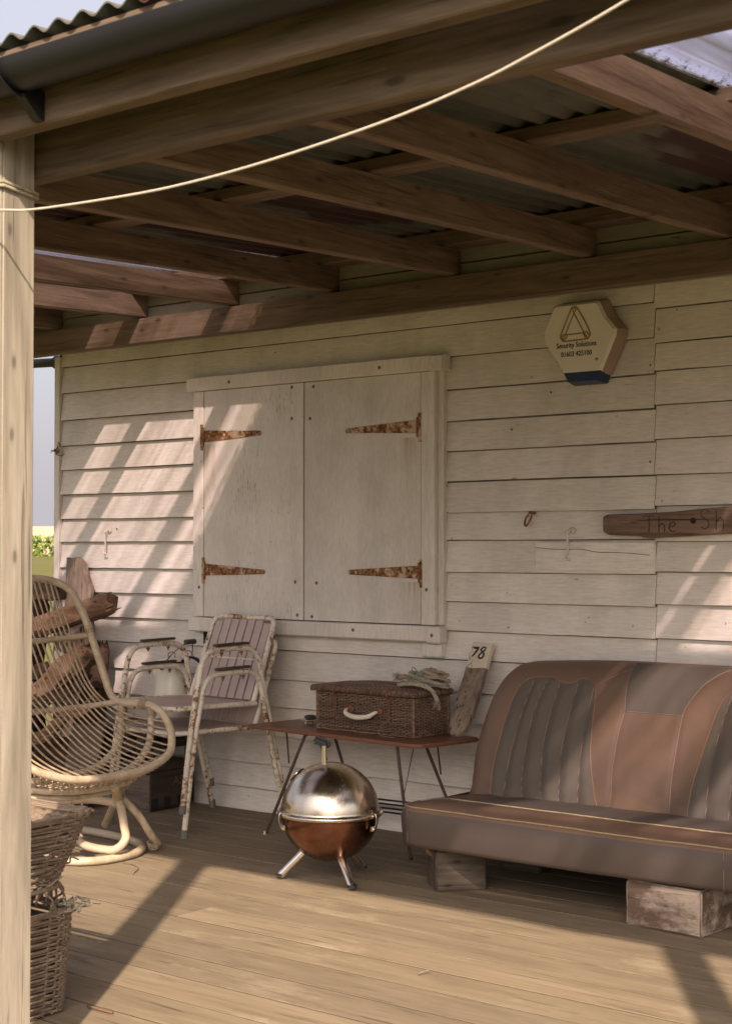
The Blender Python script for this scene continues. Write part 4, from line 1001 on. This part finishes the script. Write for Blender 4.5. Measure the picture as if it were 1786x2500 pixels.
# dish with a stone
b = MB(); b.lathe([(.010, .002), (.014, .010), (.036, .014), (.043, .018), (.041, .020), (.012, .013)], (1.905, -.235, .4545), 28)
for a in (30, 150, 270): b.tube([(1.905 + .03 * math.cos(R(a)), -.235 + .03 * math.sin(R(a)), .468), (1.905 + .032 * math.cos(R(a)), -.235 + .032 * math.sin(R(a)), .455)], .004, 6)
tag(b.build('dish', M['shell'], smooth=40), 'small pale dish beside the hamper on the table', 'dish')
b = MB(); b.sphere((1.905, -.235, .482), .030, 1, .8, .42, 20, 14); b.jitter(.004, 30); tag(b.build('stone', M['stone']), 'dark flat stone lying in the small dish', 'stone')
# ================================================================ STACKED METAL CHAIRS
def metal_chair(lab):
    t = thing('metal_armchair', lab, 'chair', (0, 0, 0), 0, 'stacked rusty white metal armchairs')
    r = .0122
    for s in (-1, 1):
        X = .245 * s
        b = MB(); P = [(X * 1.0, -.299, .012), (X * 1.0, -.262, .28), (X * 1.0, -.237, .435), (X * 1.0, -.212, .545), (X, -.195, .615), (X, -.160, .657), (X, -.105, .669), (X, .0, .672), (X, .07, .668), (X, .112, .645), (X, .137, .60), (X, .156, .508), (X, .190, .37), (X, .236, .19), (X, .290, .012)]
        b.tube(P, r, 12, 5); b.build('leg_frame', M['chairpaint'], t, local=True, smooth=60)
        for y, z in ((-.300, .018), (.290, .018)):
            b = MB(); b.tube([(X, y + (.004 if y < 0 else -.004), .036), (X, y, .0)], .0150, 14); b.build('foot_cap', M['capgrey'], t, local=True, smooth=40)
        b = MB(); b.box((0, 0, 0), (.034, .190, .011), bev=.004, seg=2); b.sub(2).jitter(.0018, 16, seed=s); o = b.build('armrest', M['padwood'], t, local=True, smooth=50); o.location = (X, -.030, .690); o.rotation_euler = (R(1), 0, 0)
        for y in (-.085, .03):
            b = MB(); b.tube([(X, y, .664), (X, y, .640)], .0036, 6); b.tube([(X, y, .657), (X, y, .649)], .0078, 6); b.build('bolt', M['rustmetal'], t, local=True)
    # seat ring
    b = MB(); b.tube([(.232, .125, .425), (.236, -.05, .430), (.232, -.24, .432), (.205, -.305, .430), (.15, -.325, .430), (0, -.332, .430), (-.15, -.325, .430), (-.205, -.305, .430), (-.232, -.24, .432), (-.236, -.05, .430), (-.232, .125, .425)], .0110, 10, 6)
    b.tube([(-.234, .12, .425), (0, .13, .422), (.234, .12, .425)], .0085, 8, 4); b.tube([(-.23, -.19, .424), (.23, -.19, .424)], .006, 8)
    b.build('seat_frame', M['chairpaint'], t, local=True, smooth=60)
    b = MB()
    for k in range(8):
        x = -.196 + k * .056; yf = -.318 + (.035 if k in (0, 7) else 0); b.beam((x, yf, .437), (x, .115, .432), .047, .004, .0012)
    b.build('seat_slats', M['chairslat'], t, local=True)
    b = MB()
    def bk(u, v):  # back plane
        return (u, .132 + v * .142, .425 + v * .362)
    P = [bk(-.208, .0), bk(-.205, .45), bk(-.200, .88), bk(-.192, .96), bk(-.165, 1.0), bk(0, 1.005), bk(.165, 1.0), bk(.192, .96), bk(.200, .88), bk(.205, .45), bk(.208, .0)]
    b.tube(P, .0118, 12, 6); b.tube([(-.208, .135, .43), (-.236, .118, .427)], .009, 8); b.tube([(.208, .135, .43), (.236, .118, .427)], .009, 8); b.tube([bk(-.205, .5), bk(.205, .5)], .005, 8)
    b.build('back_frame', M['chairpaint'], t, local=True, smooth=60)
    b = MB()
    for k in range(7):
        x = -.162 + k * .054; v1 = .975 if 0 < k < 6 else .94; A = Vector(bk(x, .03)); B = Vector(bk(x * .985, v1)); b.beam(A, B, .046, .004, .0012, up=(0, 1, 0))
    b.build('backrest_slats', M['chairslat'], t, local=True)
    return t
def copy_tree(o, parent=None):
    c = o.copy(); col.objects.link(c)
    if parent: c.parent = parent
    for ch in [q for q in bpy.data.objects if q.parent == o]: copy_tree(ch, c)
    return c
c1 = metal_chair('lower rusty white metal armchair of the stack, its feet on the deck')
kids = [q for q in bpy.data.objects if q.parent == c1]
c2 = c1.copy(); col.objects.link(c2)
for q in kids:
    n = q.copy(); n.parent = c2; col.objects.link(n)
c2['label'] = 'upper rusty white metal armchair nested on top of the other, mauve slats showing'
c1.location = (1.388, -.375, 0); c1.rotation_euler = (0, 0, R(-4.5))
c2.location = (1.386, -.383, .102); c2.rotation_euler = (0, 0, R(-4.5)); c2.scale = (1.0, 1.0, 1.0)

# ================================================================ RATTAN CHAIR
rc = thing('rattan_chair', 'pale rattan lounge chair on a looped cane base beside the post', 'chair', (1.45, -1.2, 0))
YC = -1.27
far = [(1.054, -1.10, 1.076), (1.062, -1.0, 1.073), (1.080, -.93, 1.058), (1.121, -.885, 1.020), (1.187, -.872, .923), (1.239, -.868, .821), (1.304, -.866, .686), (1.342, -.866, .610), (1.385, -.868, .572), (1.45, -.870, .566), (1.527, -.870, .569), (1.611, -.872, .562), (1.675, -.875, .532), (1.722, -.884, .477), (1.752, -.905, .425), (1.782, -.955, .388), (1.80, -1.06, .356), (1.805, -1.17, .343)]
hoop = far + [(x, 2 * YC - y, z) for x, y, z in far[::-1]]
b = MB(); b.tube(hoop, .0158, 12, 6, closed=True); b.build('hoop_frame', M['cane'], rc, smooth=60)
# cane wrapping at the joints
b = MB()
def wrap(b, p, d, n, r=.0165, w_=.0045):
    p = Vector(p); d = Vector(d).normalized(); e = d.orthogonal().normalized(); f = d.cross(e)
    for i in range(n):
        c = p + d * (i - n / 2) * w_ * 1.6; b.tube([c + (e * math.cos(a) + f * math.sin(a)) * r for a in [2 * math.pi * k / 12 for k in range(12)]], w_ * .5, 5, closed=True)
for s in (1, -1):
    Y = lambda y: YC + s * (y - YC)
    wrap(b, (1.222, Y(-.869), .855), (.1, 0, -.2), 5); wrap(b, (1.425, Y(-.868), .550), (0, 0, 1), 6, .019); wrap(b, (1.60, Y(-.871), .545), (0, 0, 1), 6, .019); wrap(b, (1.56, Y(-.870), .567), (1, 0, 0), 7, .018)
b.build('wrapping', M['canewrap'], rc, kind='stuff')
# rods: along the top bar, down the back, forward to the lip
HC = [Vector(p) for p in crom(far[12:] + [(x, 2 * YC - y, z) for x, y, z in far[12:][::-1]], 8)]
L = [0]
for p, q in zip(HC, HC[1:]): L.append(L[-1] + (q - p).length)
def on(s):
    for i in range(len(L) - 1):
        if s <= L[i + 1]: return HC[i].lerp(HC[i + 1], (s - L[i]) / (L[i + 1] - L[i]))
    return HC[-1]
NR = 27
for i in range(NR):
    u = i / (NR - 1); yt = -.935 - .67 * u; c = 1 - abs(2 * u - 1) ** 1.6; E_ = on(L[-1] * (.035 + .93 * u))
    xt = 1.062 if .1 < u < .9 else 1.075; zt = 1.066 - (.018 if (i in (0, NR - 1)) else 0)
    ym = lambda t: yt + (E_.y - yt) * t
    P = [(xt, yt, zt), (1.128 - .03 * c, ym(.10), .93), (1.20 - .03 * c, ym(.25), .775), (1.275 - .035 * c, ym(.45), .635), (1.375 - .01 * c, ym(.68), E_.z + .205 * c + .055 * (1 - c)), (1.49, ym(.88), E_.z + .108 * c + .014 * (1 - c)), (1.62, ym(.98), E_.z + .040 * c + .004), tuple(E_)]
    b = MB(); C = crom(P, 7); b.tube(C, .0041, 7)
    for k in (9 + i * 5 % 7, 22 + i * 3 % 6, 35 + i * 5 % 7):
        if k < len(C) - 1: b.tube([C[k] - (C[k + 1] - C[k]) * .2, C[k] + (C[k + 1] - C[k]) * .2], .0049, 7)
    b.build('cane_rod', M['cane_thin'], rc, smooth=60)
for P in ([(1.215, -.872, .835), (1.175, -.97, .825), (1.150, -1.12, .818), (1.145, YC, .815)], [(1.40, -.872, .566), (1.31, -.99, .548), (1.245, -1.12, .540), (1.235, YC, .538)],):
    Q = P + [(x, 2 * YC - y, z) for x, y, z in P[:-1][::-1]]; b = MB(); b.tube(Q, .0125, 10, 6)
    for s in [k / 26 for k in range(1, 26)]: pass
    b.build('cross_rail', M['canewrap'], rc, smooth=60)
for x in (1.424, 1.600):
    P = [(x, -.872, .556), (x, -.872, .47), (x - .01, -.885, .39), (x - .03, -.94, .325), (x - .03, -1.05, .296), (x - .03, YC, .288)]
    Q = P + [(a, 2 * YC - y, z) for a, y, z in P[:-1][::-1]]; b = MB(); b.tube(Q, .0150, 10, 6); b.build('support_hoop', M['cane'], rc, smooth=60)
P = [(1.62, -.98, .315), (1.70, -1.06, .303), (1.735, -1.15, .296), (1.742, YC, .294)]
Q = P + [(a, 2 * YC - y, z) for a, y, z in P[:-1][::-1]]
b = MB(); b.tube(Q, .0145, 10, 6); b.tube([(x - .03, y, z - .028) for x, y, z in Q], .012, 10, 6)
b.build('lower_rail', M['cane'], rc, smooth=60)
b = MB(); C = crom(Q, 10)
for i in range(2, len(C) - 3, 2):
    p = C[i]; q = on(L[-1] * (.14 + .72 * (i + 3) / len(C))); q2 = on(L[-1] * (.14 + .72 * max(0, i - 3) / len(C)))
    b.tube([p + Vector((.016, 0, -.006)), p + Vector((.020, 0, .012)), q + Vector((.004, 0, -.016))], .0033, 5, 3); b.tube([p + Vector((.016, 0, -.004)), p + Vector((.014, 0, .016)), q2 + Vector((0, 0, -.016))], .0030, 5, 3)
b.build('braid', M['cane'], rc, kind='stuff')
# looped base
b = MB(); ring = []
for k in range(28):
    a = 2 * math.pi * k / 28; ca, sa = math.cos(a), math.sin(a); ring.append((1.385 + .362 * math.copysign(abs(ca) ** .75, ca), -1.125 + .235 * math.copysign(abs(sa) ** .8, sa) - .05 * ca, .0175))
b.tube(ring, .0165, 12, 4, closed=True); b.build('base_ring', M['cane'], rc, smooth=60)
def base(pts, r=.0165, n='base_hoop'):
    b = MB(); b.tube(pts, r, 12, 7); return b.build(n, M['cane'], rc, smooth=60)
base([(1.655, -1.10, .225), (1.69, -1.115, .185), (1.728, -1.135, .130), (1.762, -1.16, .085), (1.752, -1.20, .052), (1.700, -1.225, .050), (1.62, -1.225, .052), (1.555, -1.205, .060), (1.515, -1.175, .068)])
base([(1.08, -1.10, .225), (1.05, -1.115, .17), (1.03, -1.14, .10), (1.06, -1.20, .052), (1.16, -1.23, .050), (1.25, -1.21, .06)])
base([(1.31, -1.17, .150), (1.365, -1.16, .176), (1.43, -1.15, .198), (1.52, -1.14, .211), (1.60, -1.12, .210), (1.655, -1.10, .200)])
base([(1.645, -1.06, .30), (1.62, -1.05, .255), (1.50, -.98, .165), (1.36, -.90, .06)], .0165, 'strut')
base([(1.74, -1.20, .292), (1.70, -1.15, .262), (1.655, -1.10, .222)], .019, 'strut')
base([(1.665, -1.09, .225), (1.70, -1.03, .15), (1.715, -.98, .07), (1.70, -.93, .028)], .0150, 'strut')
base([(1.39, -1.30, .283), (1.35, -1.24, .22), (1.31, -1.17, .155)], .0165, 'strut')
base([(1.08, -1.32, .30), (1.17, -1.26, .22), (1.29, -1.19, .155)], .0165, 'strut')
base([(1.10, -1.30, .29), (1.09, -1.18, .25), (1.08, -1.08, .20), (1.05, -.98, .04)], .0155, 'strut')
b = MB(); wrap(b, (1.655, -1.10, .222), (.5, -.3, .6), 8, .023, .005); wrap(b, (1.31, -1.17, .152), (.5, -.1, .5), 7, .022, .005); wrap(b, (1.70, -.955, .032), (.1, -.3, .6), 4, .021, .005); b.build('joint_binding', M['canewrap'], rc, kind='stuff')

# ================================================================ DRIFTWOOD PILE
def log(lab, pts, w_, h, mat, seed, jit=.010, taper=(1, 1), name='driftwood_log', seg=10):
    """irregular limb or split beam along pts"""
    b = MB(); C = crom(pts, 16) if len(pts) > 2 else [Vector(pts[0]).lerp(Vector(pts[1]), k / 18) for k in range(19)]
    n = len(C); rings = []; sg_ = 26
    for i, p in enumerate(C):
        d = (C[min(i + 1, n - 1)] - C[max(i - 1, 0)]).normalized(); s_ = d.cross(Vector((0, 0, 1)))
        s_ = s_.normalized() if s_.length > .15 else Vector((1, 0, 0)); s_ = (s_ - d * s_.dot(d)).normalized(); u = s_.cross(d); t = i / (n - 1); k_ = taper[0] + (taper[1] - taper[0]) * t
        if i in (0, n - 1): k_ *= .86
        ring = []
        for q in range(sg_):
            a = 2 * math.pi * q / sg_; c_, s2 = math.cos(a), math.sin(a); e = .55
            o = s_ * math.copysign(abs(c_) ** e, c_) * w_ / 2 * k_ + u * math.copysign(abs(s2) ** e, s2) * h / 2 * k_
            pp = p + o; ns = noise.noise(pp * 7 + Vector((seed, 0, 0))) * jit + noise.noise(Vector((q * .5, seed, t * 2.2))) * jit * .9 + noise.noise(Vector((q * 1.4, seed, t * 5))) * jit * .55 + noise.noise(pp * 38) * jit * .3
            ring.append(b.bm.verts.new(pp + o.normalized() * ns + (d * noise.noise(Vector((q * .9, seed * 3, 1))) * .05 if i in (0, n - 1) else Vector())))
        rings.append(ring)
    for A, B in zip(rings, rings[1:]):
        for q in range(sg_): b.face([A[q], A[(q + 1) % sg_], B[(q + 1) % sg_], B[q]], True)
    b.face(rings[0][::-1]); b.face(rings[-1])
    return tag(b.build(name, mat, smooth=48), lab, 'driftwood', 'driftwood piled at the left end of the hut')
b = MB(); poly = [(.110, 1.157), (.150, 1.150), (.185, 1.158), (.215, 1.150), (.245, 1.128), (.262, 1.105), (.268, 1.085), (.288, 1.062), (.300, 1.035), (.315, 1.015), (.318, .985), (.312, .955), (.308, .90), (.33, .80), (.30, .55), (.33, .02), (.19, .02), (.20, .50), (.17, .80), (.205, .93), (.205, 1.0), (.186, 1.045), (.178, 1.085), (.155, 1.115), (.128, 1.138)]
b.prism(poly, Matrix(((1, 0, 0, 0), (0, 1, .10, -.17), (0, 0, 1, 0), (0, 0, 0, 1))), .030, .004); b.sub(2).jitter(.006, 9)
tag(b.build('driftwood_plank', M['drift_grey'], smooth=40), 'tall pale driftwood plank with a beak-like top leaning at the corner', 'driftwood', 'driftwood piled at the left end of the hut')
log('thick split brown beam with a broken end slanting across the pile', [(-.20, -.50, .665), (.10, -.36, .775), (.36, -.27, .860), (.628, -.20, .945)], .085, .105, M['drift'], 3, .010, (1.1, .92))
log('pale twisted driftwood limb hanging below the split beam', [(.520, -.27, .80), (.500, -.33, .72), (.515, -.33, .64), (.478, -.34, .555)], .035, .085, M['drift_grey'], 5, .012, (1, .8))
log('dark weathered log lying high at the back of the pile', [(-.45, -.34, 1.01), (-.1, -.30, 1.0), (.30, -.24, .985)], .10, .085, M['drift_dark'], 6, .010)
log('dark log end poking up at the top left of the pile', [(-.22, -.52, 1.02), (.02, -.42, 1.055), (.130, -.33, 1.085)], .07, .075, M['drift_dark'], 16, .012, (1, .6))
log('broad dark driftwood beam leaning steeply in the pile', [(.70, -.42, .72), (.52, -.50, .55), (.36, -.56, .35), (.22, -.62, .06)], .12, .11, M['drift'], 8, .012)
log('steep weathered board behind the cane rods', [(.44, -.48, .80), (.30, -.55, .50), (.12, -.62, .05)], .13, .06, M['drift_dark'], 9, .010)
log('reddish gnarled branch low in the pile, forked end up', [(.92, -.55, .535), (.84, -.58, .46), (.78, -.60, .455), (.68, -.62, .37), (.60, -.64, .33), (.50, -.68, .33)], .035, .050, M['drift'], 11, .016, (.8, 1.2))
log('gnarled grey-brown root arching above the branch', [(.82, -.52, .62), (.74, -.56, .545), (.66, -.60, .52), (.56, -.64, .45), (.50, -.66, .33), (.53, -.68, .24)], .045, .050, M['drift_dark'], 12, .018, (.9, 1.1))
log('short dark log standing low at the back of the pile', [(.05, -.25, .02), (.07, -.25, .38), (.10, -.24, .62)], .16, .14, M['drift_dark'], 13, .014)
log('squat log lying on the deck below the pile', [(.02, -.55, .08), (.32, -.50, .075), (.60, -.46, .07)], .13, .12, M['drift_dark'], 14, .012)
log('second squat log lying on the deck nearer the camera', [(.30, -.74, .065), (.55, -.70, .06), (.84, -.64, .055)], .10, .10, M['drift'], 15, .012)
log('upright dark stump between the pile and the crates', [(.46, -.22, .02), (.47, -.21, .30), (.50, -.19, .55)], .15, .12, M['drift_dark'], 17, .014)
for i, (pts, w_, h, mt, lb) in enumerate((
    ([(-.38, -.30, .02), (-.33, -.26, .45), (-.26, -.20, .88)], .34, .12, 'drift_dark', 'wide dark slab standing at the far left of the pile'),
    ([(-.12, -.20, .02), (-.10, -.18, .5), (-.06, -.16, .95)], .30, .12, 'drift_dark', 'dark slab leaning left of the tall pale plank'),
    ([(.40, -.16, .03), (.42, -.15, .36), (.44, -.13, .74)], .14, .06, 'drift_dark', 'narrow dark plank against the cladding behind the pile'),
    ([(-.50, -.70, .10), (-.1, -.66, .24), (.28, -.60, .40)], .11, .10, 'drift', 'brown beam low at the far left crossing the pile'),
    ([(-.40, -.62, .52), (.0, -.52, .50), (.34, -.44, .47)], .12, .11, 'drift_dark', 'dark beam lying level at mid height in the pile'),
    ([(-.10, -.45, .22), (.25, -.40, .24), (.58, -.34, .21)], .15, .14, 'drift_dark', 'fat dark log lying behind the low branch'))):
    log(lb, pts, w_, h, M[mt], 30 + i, .012)
b = MB(); b.prism([(.555, .02), (.76, .02), (.795, .20), (.815, .385), (.60, .375), (.575, .20)], Matrix(((1, 0, 0, 0), (0, 1, .12, -.47), (0, 0, 1, 0), (0, 0, 0, 1))), .02, .003); b.sub(1)
tag(b.build('leaning_board', M['crate'], smooth=40), 'dull grey board leaning upright beside the crates', 'board')

# ================================================================ CRATES, JUG
cr = thing('wooden_crate', 'lower old wooden crate with nailed end and faded letters on the deck', 'crate', (.86, -.2, 0))
x0, x1, y0, y1, h = .62, 1.040, -.350, -.060, .172
b = MB(); b.box(((x0 + x1) / 2, y0 + .006, .012 + .078), (x1 - x0, .012, .155), bev=.002); b.sub(2).jitter(.001, 20); b.build('end_board', M['crate'], cr)
b = MB(); b.box((x1 - .006, (y0 + y1) / 2 + .006, .010 + h / 2), (.012, y1 - y0 - .012, h - .012), bev=.002); b.build('side_board', M['crate_dark'], cr)
b = MB(); b.box((x0 + .006, (y0 + y1) / 2, .09), (.012, y1 - y0 - .03, h - .02), bev=.002); b.box(((x0 + x1) / 2, y1 - .006, .09), (x1 - x0, .012, h - .02), bev=.002); b.box(((x0 + x1) / 2, (y0 + y1) / 2, .012), (x1 - x0 - .02, y1 - y0 - .02, .014), bev=.001)
b.box((x1 - .035, y0 + .020, .09), (.03, .016, .15), bev=.001); b.build('carcass', M['crate_dark'], cr)
b = MB(); b.box(((x0 + x1) / 2, y0 + .004, .0065), (x1 - x0 + .006, .018, .011), bev=.001); b.build('base_batten', M['crate'], cr)
b = MB()
for i in range(8): b.sphere((x1 - .016 - .004 * (i % 2), y0 - .001, .02 + i * .019), .0042, 1, .5, 1, 8, 5)
b.build('nails', M['rustmetal'], cr, kind='stuff')
o = lettering('AS', .060, (0, 0, 0), 'faded_letters', M['crate'], cr, 1)
for v in o.data.vertices: v.co = Vector((x1 + .0006 - v.co.y * 0 + (.0004 if v.co.y < 0 else 0), -.165 + v.co.x, .108 + v.co.z))
for yy in (-.315, -.235, -.150): b = MB(); b.box((x1 + .0012, yy, .035), (.0024, .042, .050), bev=.001); b.build('black_patch', M['dark'], cr)  # thin black blocks set on the crate's side board
cr2 = thing('slatted_crate', 'upper open slatted crate carrying the white enamel jug', 'crate', (.86, -.2, .178))
z0 = .179
for z in (z0 + .020, z0 + .120, z0 + .175):
    for yy in (-.335, -.075): b = MB(); b.box((.84, yy, z), (.40, .012, .036), bev=.002); b.build('slat', M['crate_dark'], cr2)
    for x in (.646, 1.034): b = MB(); b.box((x, -.205, z), (.012, .246, .036), bev=.002); b.build('slat', M['crate_dark'], cr2)
for x in (.660, 1.020):
    for yy in (-.321, -.089): b = MB(); b.box((x, yy, z0 + .097), (.020, .016, .190), bev=.002); b.build('corner_post', M['crate'], cr2)
for i in range(5): b = MB(); b.box((.84, -.312 + i * .054, z0 + .199), (.41, .046, .010), bev=.002); b.build('top_board', M['crate'], cr2)
jz = .386; jc = (1.035, -.205, jz)
jg = thing('enamel_jug', 'tall white enamel lidded jug with wire bail handle on the crate', 'jug', jc)
b = MB(); b.lathe([(.098, 0), (.101, .006), (.101, .016), (.098, .022), (.095, .06), (.088, .13), (.078, .20), (.0705, .262), (.0715, .286), (.0745, .292)], jc, 48)
# spout
b.tube([(jc[0] - .060, jc[1] - .012, jz + .205), (jc[0] - .082, jc[1] - .018, jz + .255), (jc[0] - .098, jc[1] - .022, jz + .284)], lambda t: .026 - .006 * t, 14)
b.build('body', M['enamel'], jg, smooth=50)
b = MB(); b.lathe([(.0745, .288), (.077, .291), (.0745, .295)], jc, 48, cap=False); b.tube([(jc[0] - .070, jc[1] - .040, jz + .290), (jc[0] - .115, jc[1] - .026, jz + .283), (jc[0] - .070, jc[1] + .014, jz + .290)], .0028, 6, 6); b.build('rim', M['enamel_blue'], jg, smooth=50)
b = MB(); b.lathe([(.070, .294), (.066, .303), (.045, .310), (.010, .313)], jc, 40); l_ = b.build('lid', M['enamel'], jg, smooth=60)
b = MB(); b.tube([(jc[0] - .02, jc[1], jz + .311), (jc[0] - .022, jc[1], jz + .328), (jc[0], jc[1], jz + .337), (jc[0] + .022, jc[1], jz + .328), (jc[0] + .02, jc[1], jz + .311)], .0022, 6, 5); b.build('lid_ring', M['rustmetal'], l_)
b = MB()
for s in (-1, 1): b.tube([(jc[0] + .012, jc[1] + s * .078, jz + .262), (jc[0] + .030, jc[1] + s * .080, jz + .285), (jc[0] + .075, jc[1] + s * .06, jz + .34), (jc[0] + .118, jc[1] + s * .016, jz + .387)], .0026, 6, 5); b.sphere((jc[0] + .012, jc[1] + s * .078, jz + .268), .010)
b.build('bail_handle', M['rustmetal'], jg)
b = MB(); b.tube([(jc[0] + .120, jc[1] - .030, jz + .388), (jc[0] + .120, jc[1] + .030, jz + .388)], lambda t: .012 + .003 * math.sin(math.pi * t), 12, 3); b.build('grip', M['padwood'], jg, smooth=50)
b = MB(); b.tube([(1.100, -.195, .684), (1.135, -.190, .702), (1.180, -.184, .692), (1.212, -.180, .662), (1.205, -.182, .622), (1.165, -.188, .585), (1.122, -.194, .566)], .017, 8, 6, flat=.35); b.build('side_handle', M['enamel_blue'], jg, smooth=60)
b = MB(); b.tube([(1.128, -.198, .700), (1.122, -.200, .722), (1.140, -.199, .732), (1.160, -.196, .720), (1.165, -.190, .700)], .0022, 6, 5); b.build('wire_ring', M['rustmetal'], jg)

# ================================================================ OLD BASKETS by the post
def basket(t, cx, cy, z0, z1, w0, w1, rot, stakes, rows, r, tilt=(0, 0), lipn=1):
    ca, sa = math.cos(rot), math.sin(rot)
    def fn(tt, z):
        k = (z - z0) / (z1 - z0); a = w0 + (w1 - w0) * k; an = 2 * math.pi * tt; c_, s_ = math.cos(an), math.sin(an); e = .28
        x, y = math.copysign(abs(c_) ** e, c_) * a, math.copysign(abs(s_) ** e, s_) * a; nn = Vector((c_, s_)).normalized()
        X, Y = x * ca - y * sa, x * sa + y * ca; X += noise.noise(Vector((an, z * 6, cx))) * .006
        return (cx + X + tilt[0] * (z - z0), cy + Y + tilt[1] * (z - z0)), (nn.x * ca - nn.y * sa, nn.x * sa + nn.y * ca)
    b = MB(); zs = [z0 + .006 + (z1 - z0 - .01) * i / rows for i in range(rows + 1)]
    weave(b, fn, zs, stakes, r, r * .9)
    for k in range(stakes):
        P = [];
        for z in [z0 + (z1 - z0) * q / 5 for q in range(6)]: (x, y), _ = fn((k + .5) / stakes, z); P.append((x, y, z))
        b.tube(P, r * .7, 5)
    b.build('woven_side', M['wicker_old'], t, smooth=60)
    b = MB()
    for q in range(3): weave(b, fn, [z1 + q * r * .9], stakes, r * 1.15, r * 1.2)
    b.build('rim', M['wicker_old'], t, smooth=60)
    return fn
bk1 = thing('wicker_basket', 'lower old square wicker basket standing on the deck behind the post', 'basket', (2.88, -2.74, 0), 0, 'two old wicker baskets stacked by the post')
fn1 = basket(bk1, 2.870, -2.715, .004, .262, .178, .196, 0, 44, 27, .0042)
b = MB(); b.box((2.87, -2.715, .012), (.32, .32, .014), bev=.002); b.build('bottom', M['wicker_old'], bk1)
b = MB(); b.box((2.87, -2.715, .128), (.330, .330, .236), bev=.02); b.build('filler_core', M['crate_dark'], bk1)  # unseen block added inside so the basket's shadow falls solid
bk2 = thing('broken_basket', 'upper broken wicker basket with loose canes stacked on the lower one', 'basket', (2.88, -2.72, .268), 0, 'two old wicker baskets stacked by the post')
fn2 = basket(bk2, 2.862, -2.715, .325, .505, .165, .232, .0, 40, 17, .0048)
b = MB(); b.box((2.862, -2.715, .418), (.300, .300, .150), bev=.03)
for v in b.bm.verts: v.co.x = 2.862 + (v.co.x - 2.862) * (1 + (v.co.z - .42) * 1.6); v.co.y = -2.715 + (v.co.y + 2.715) * (1 + (v.co.z - .42) * 1.6)
b.build('filler_core', M['crate_dark'], bk2)  # added core that makes the upper basket opaque to sunlight
b = MB()
for j in range(24):
    yy = -2.715 - .20 + .40 * (j + .5) / 24; b.tube([(2.862 - .21 + .42 * k / 44, yy, .499 + .003 * math.cos(math.pi * k / 2 + math.pi * j)) for k in range(45)], .0062, 5)
b.build('woven_top', M['wicker_old'], bk2)
b = MB(); rB = random.Random(4)
for k in range(24):
    (x, y), _ = fn2((k + .5) / 40, .335); (x2, y2), _ = fn2((k + .5 + rB.uniform(-1, 1)) / 40, .33)
    z = rB.uniform(.27, .32); b.tube([(x, y, .338), (x * .5 + 2.865 * .5 + rB.uniform(-.03, .03) + (x - 2.865) * .35, y + rB.uniform(-.04, .04), z), (x2 - (x2 - 2.865) * rB.uniform(0, .3), y2 + rB.uniform(-.05, .05), .272)], .0034, 5, 4)
for k in range(9):
    a = rB.uniform(-.4, .9); p = Vector((2.865 + .185 * math.cos(a) * 1.1, -2.715 + .19 * math.sin(a) * 1.2, rB.uniform(.30, .38))); Q = [p]
    for _ in range(4): p = p + Vector((rB.uniform(-.025, .032), rB.uniform(-.045, .045), rB.uniform(-.035, .03))); p.x = min(p.x, 3.125); p.y = max(p.y, -2.90); Q.append(p)
    b.tube(Q, rB.uniform(.0022, .0036), 5, 5)
b.build('loose_canes', M['wicker_old'], bk2, kind='stuff')
b = MB(); b.tube([(2.70, -2.90, .315), (2.95, -2.88, .318), (3.05, -2.80, .325), (3.06, -2.60, .33), (2.95, -2.53, .325)], .0062, 7, 6); b.build('snapped_hoop', M['wicker_old'], bk2)
b = MB()
for k in range(26):
    (x, y), (nx_, ny_) = fn2((k * .618) % 1, .508); b.tube([(x, y, .503), (x + nx_ * .006, y + ny_ * .006, .518), (x + rB.uniform(-.02, .02), y + rB.uniform(-.02, .02), .512 + rB.uniform(0, .012))], .0036, 5, 3)
b.build('rim_ends', M['wicker_old'], bk2, kind='stuff')
b = MB()
for k in range(18):
    p = Vector((3.055, -2.545, .268)) + Vector((rB.uniform(-.03, .02), rB.uniform(-.03, .03), rB.uniform(-.006, .008))); b.tube([p, p + Vector((rB.uniform(-.02, .03), rB.uniform(-.02, .02), rB.uniform(-.01, .018))), p + Vector((rB.uniform(-.03, .045), rB.uniform(-.03, .03), rB.uniform(-.014, .022)))], .0030, 5, 3)
b.build('frayed_corner', M['rope_grey'], bk1, kind='stuff')

# ================================================================ SMALL LITTER ON THE DECK
def twig(lab, pts, r, mat=None):
    b = MB(); b.tube(pts, r, 6, 5); tag(b.build('twig', mat or M['wicker_old']), lab, 'twig')
twig('thin straight twig on the sunny deck by the broken basket', [(2.135, -1.705, .004), (2.175, -1.703, .005), (2.216, -1.693, .004)], .0026)
twig('short reddish twig on the deck near the bottom of the lower basket', [(3.070, -2.498, .0045), (3.12, -2.500, .005), (3.166, -2.497, .0045)], .0036, M['drift'])
twig('hair-thin curled wisp on the deck beside the rattan chair base', [(1.774, -1.186, .002), (1.830, -1.190, .004), (1.885, -1.212, .005), (1.920, -1.245, .004), (1.945, -1.285, .003), (1.965, -1.310, .002)], .0018)
twig('tiny pale splinter in a board joint on the sunny deck', [(3.568, -1.72, .003), (3.578, -1.70, .010), (3.585, -1.688, .010)], .0020, M['wicker_old'])
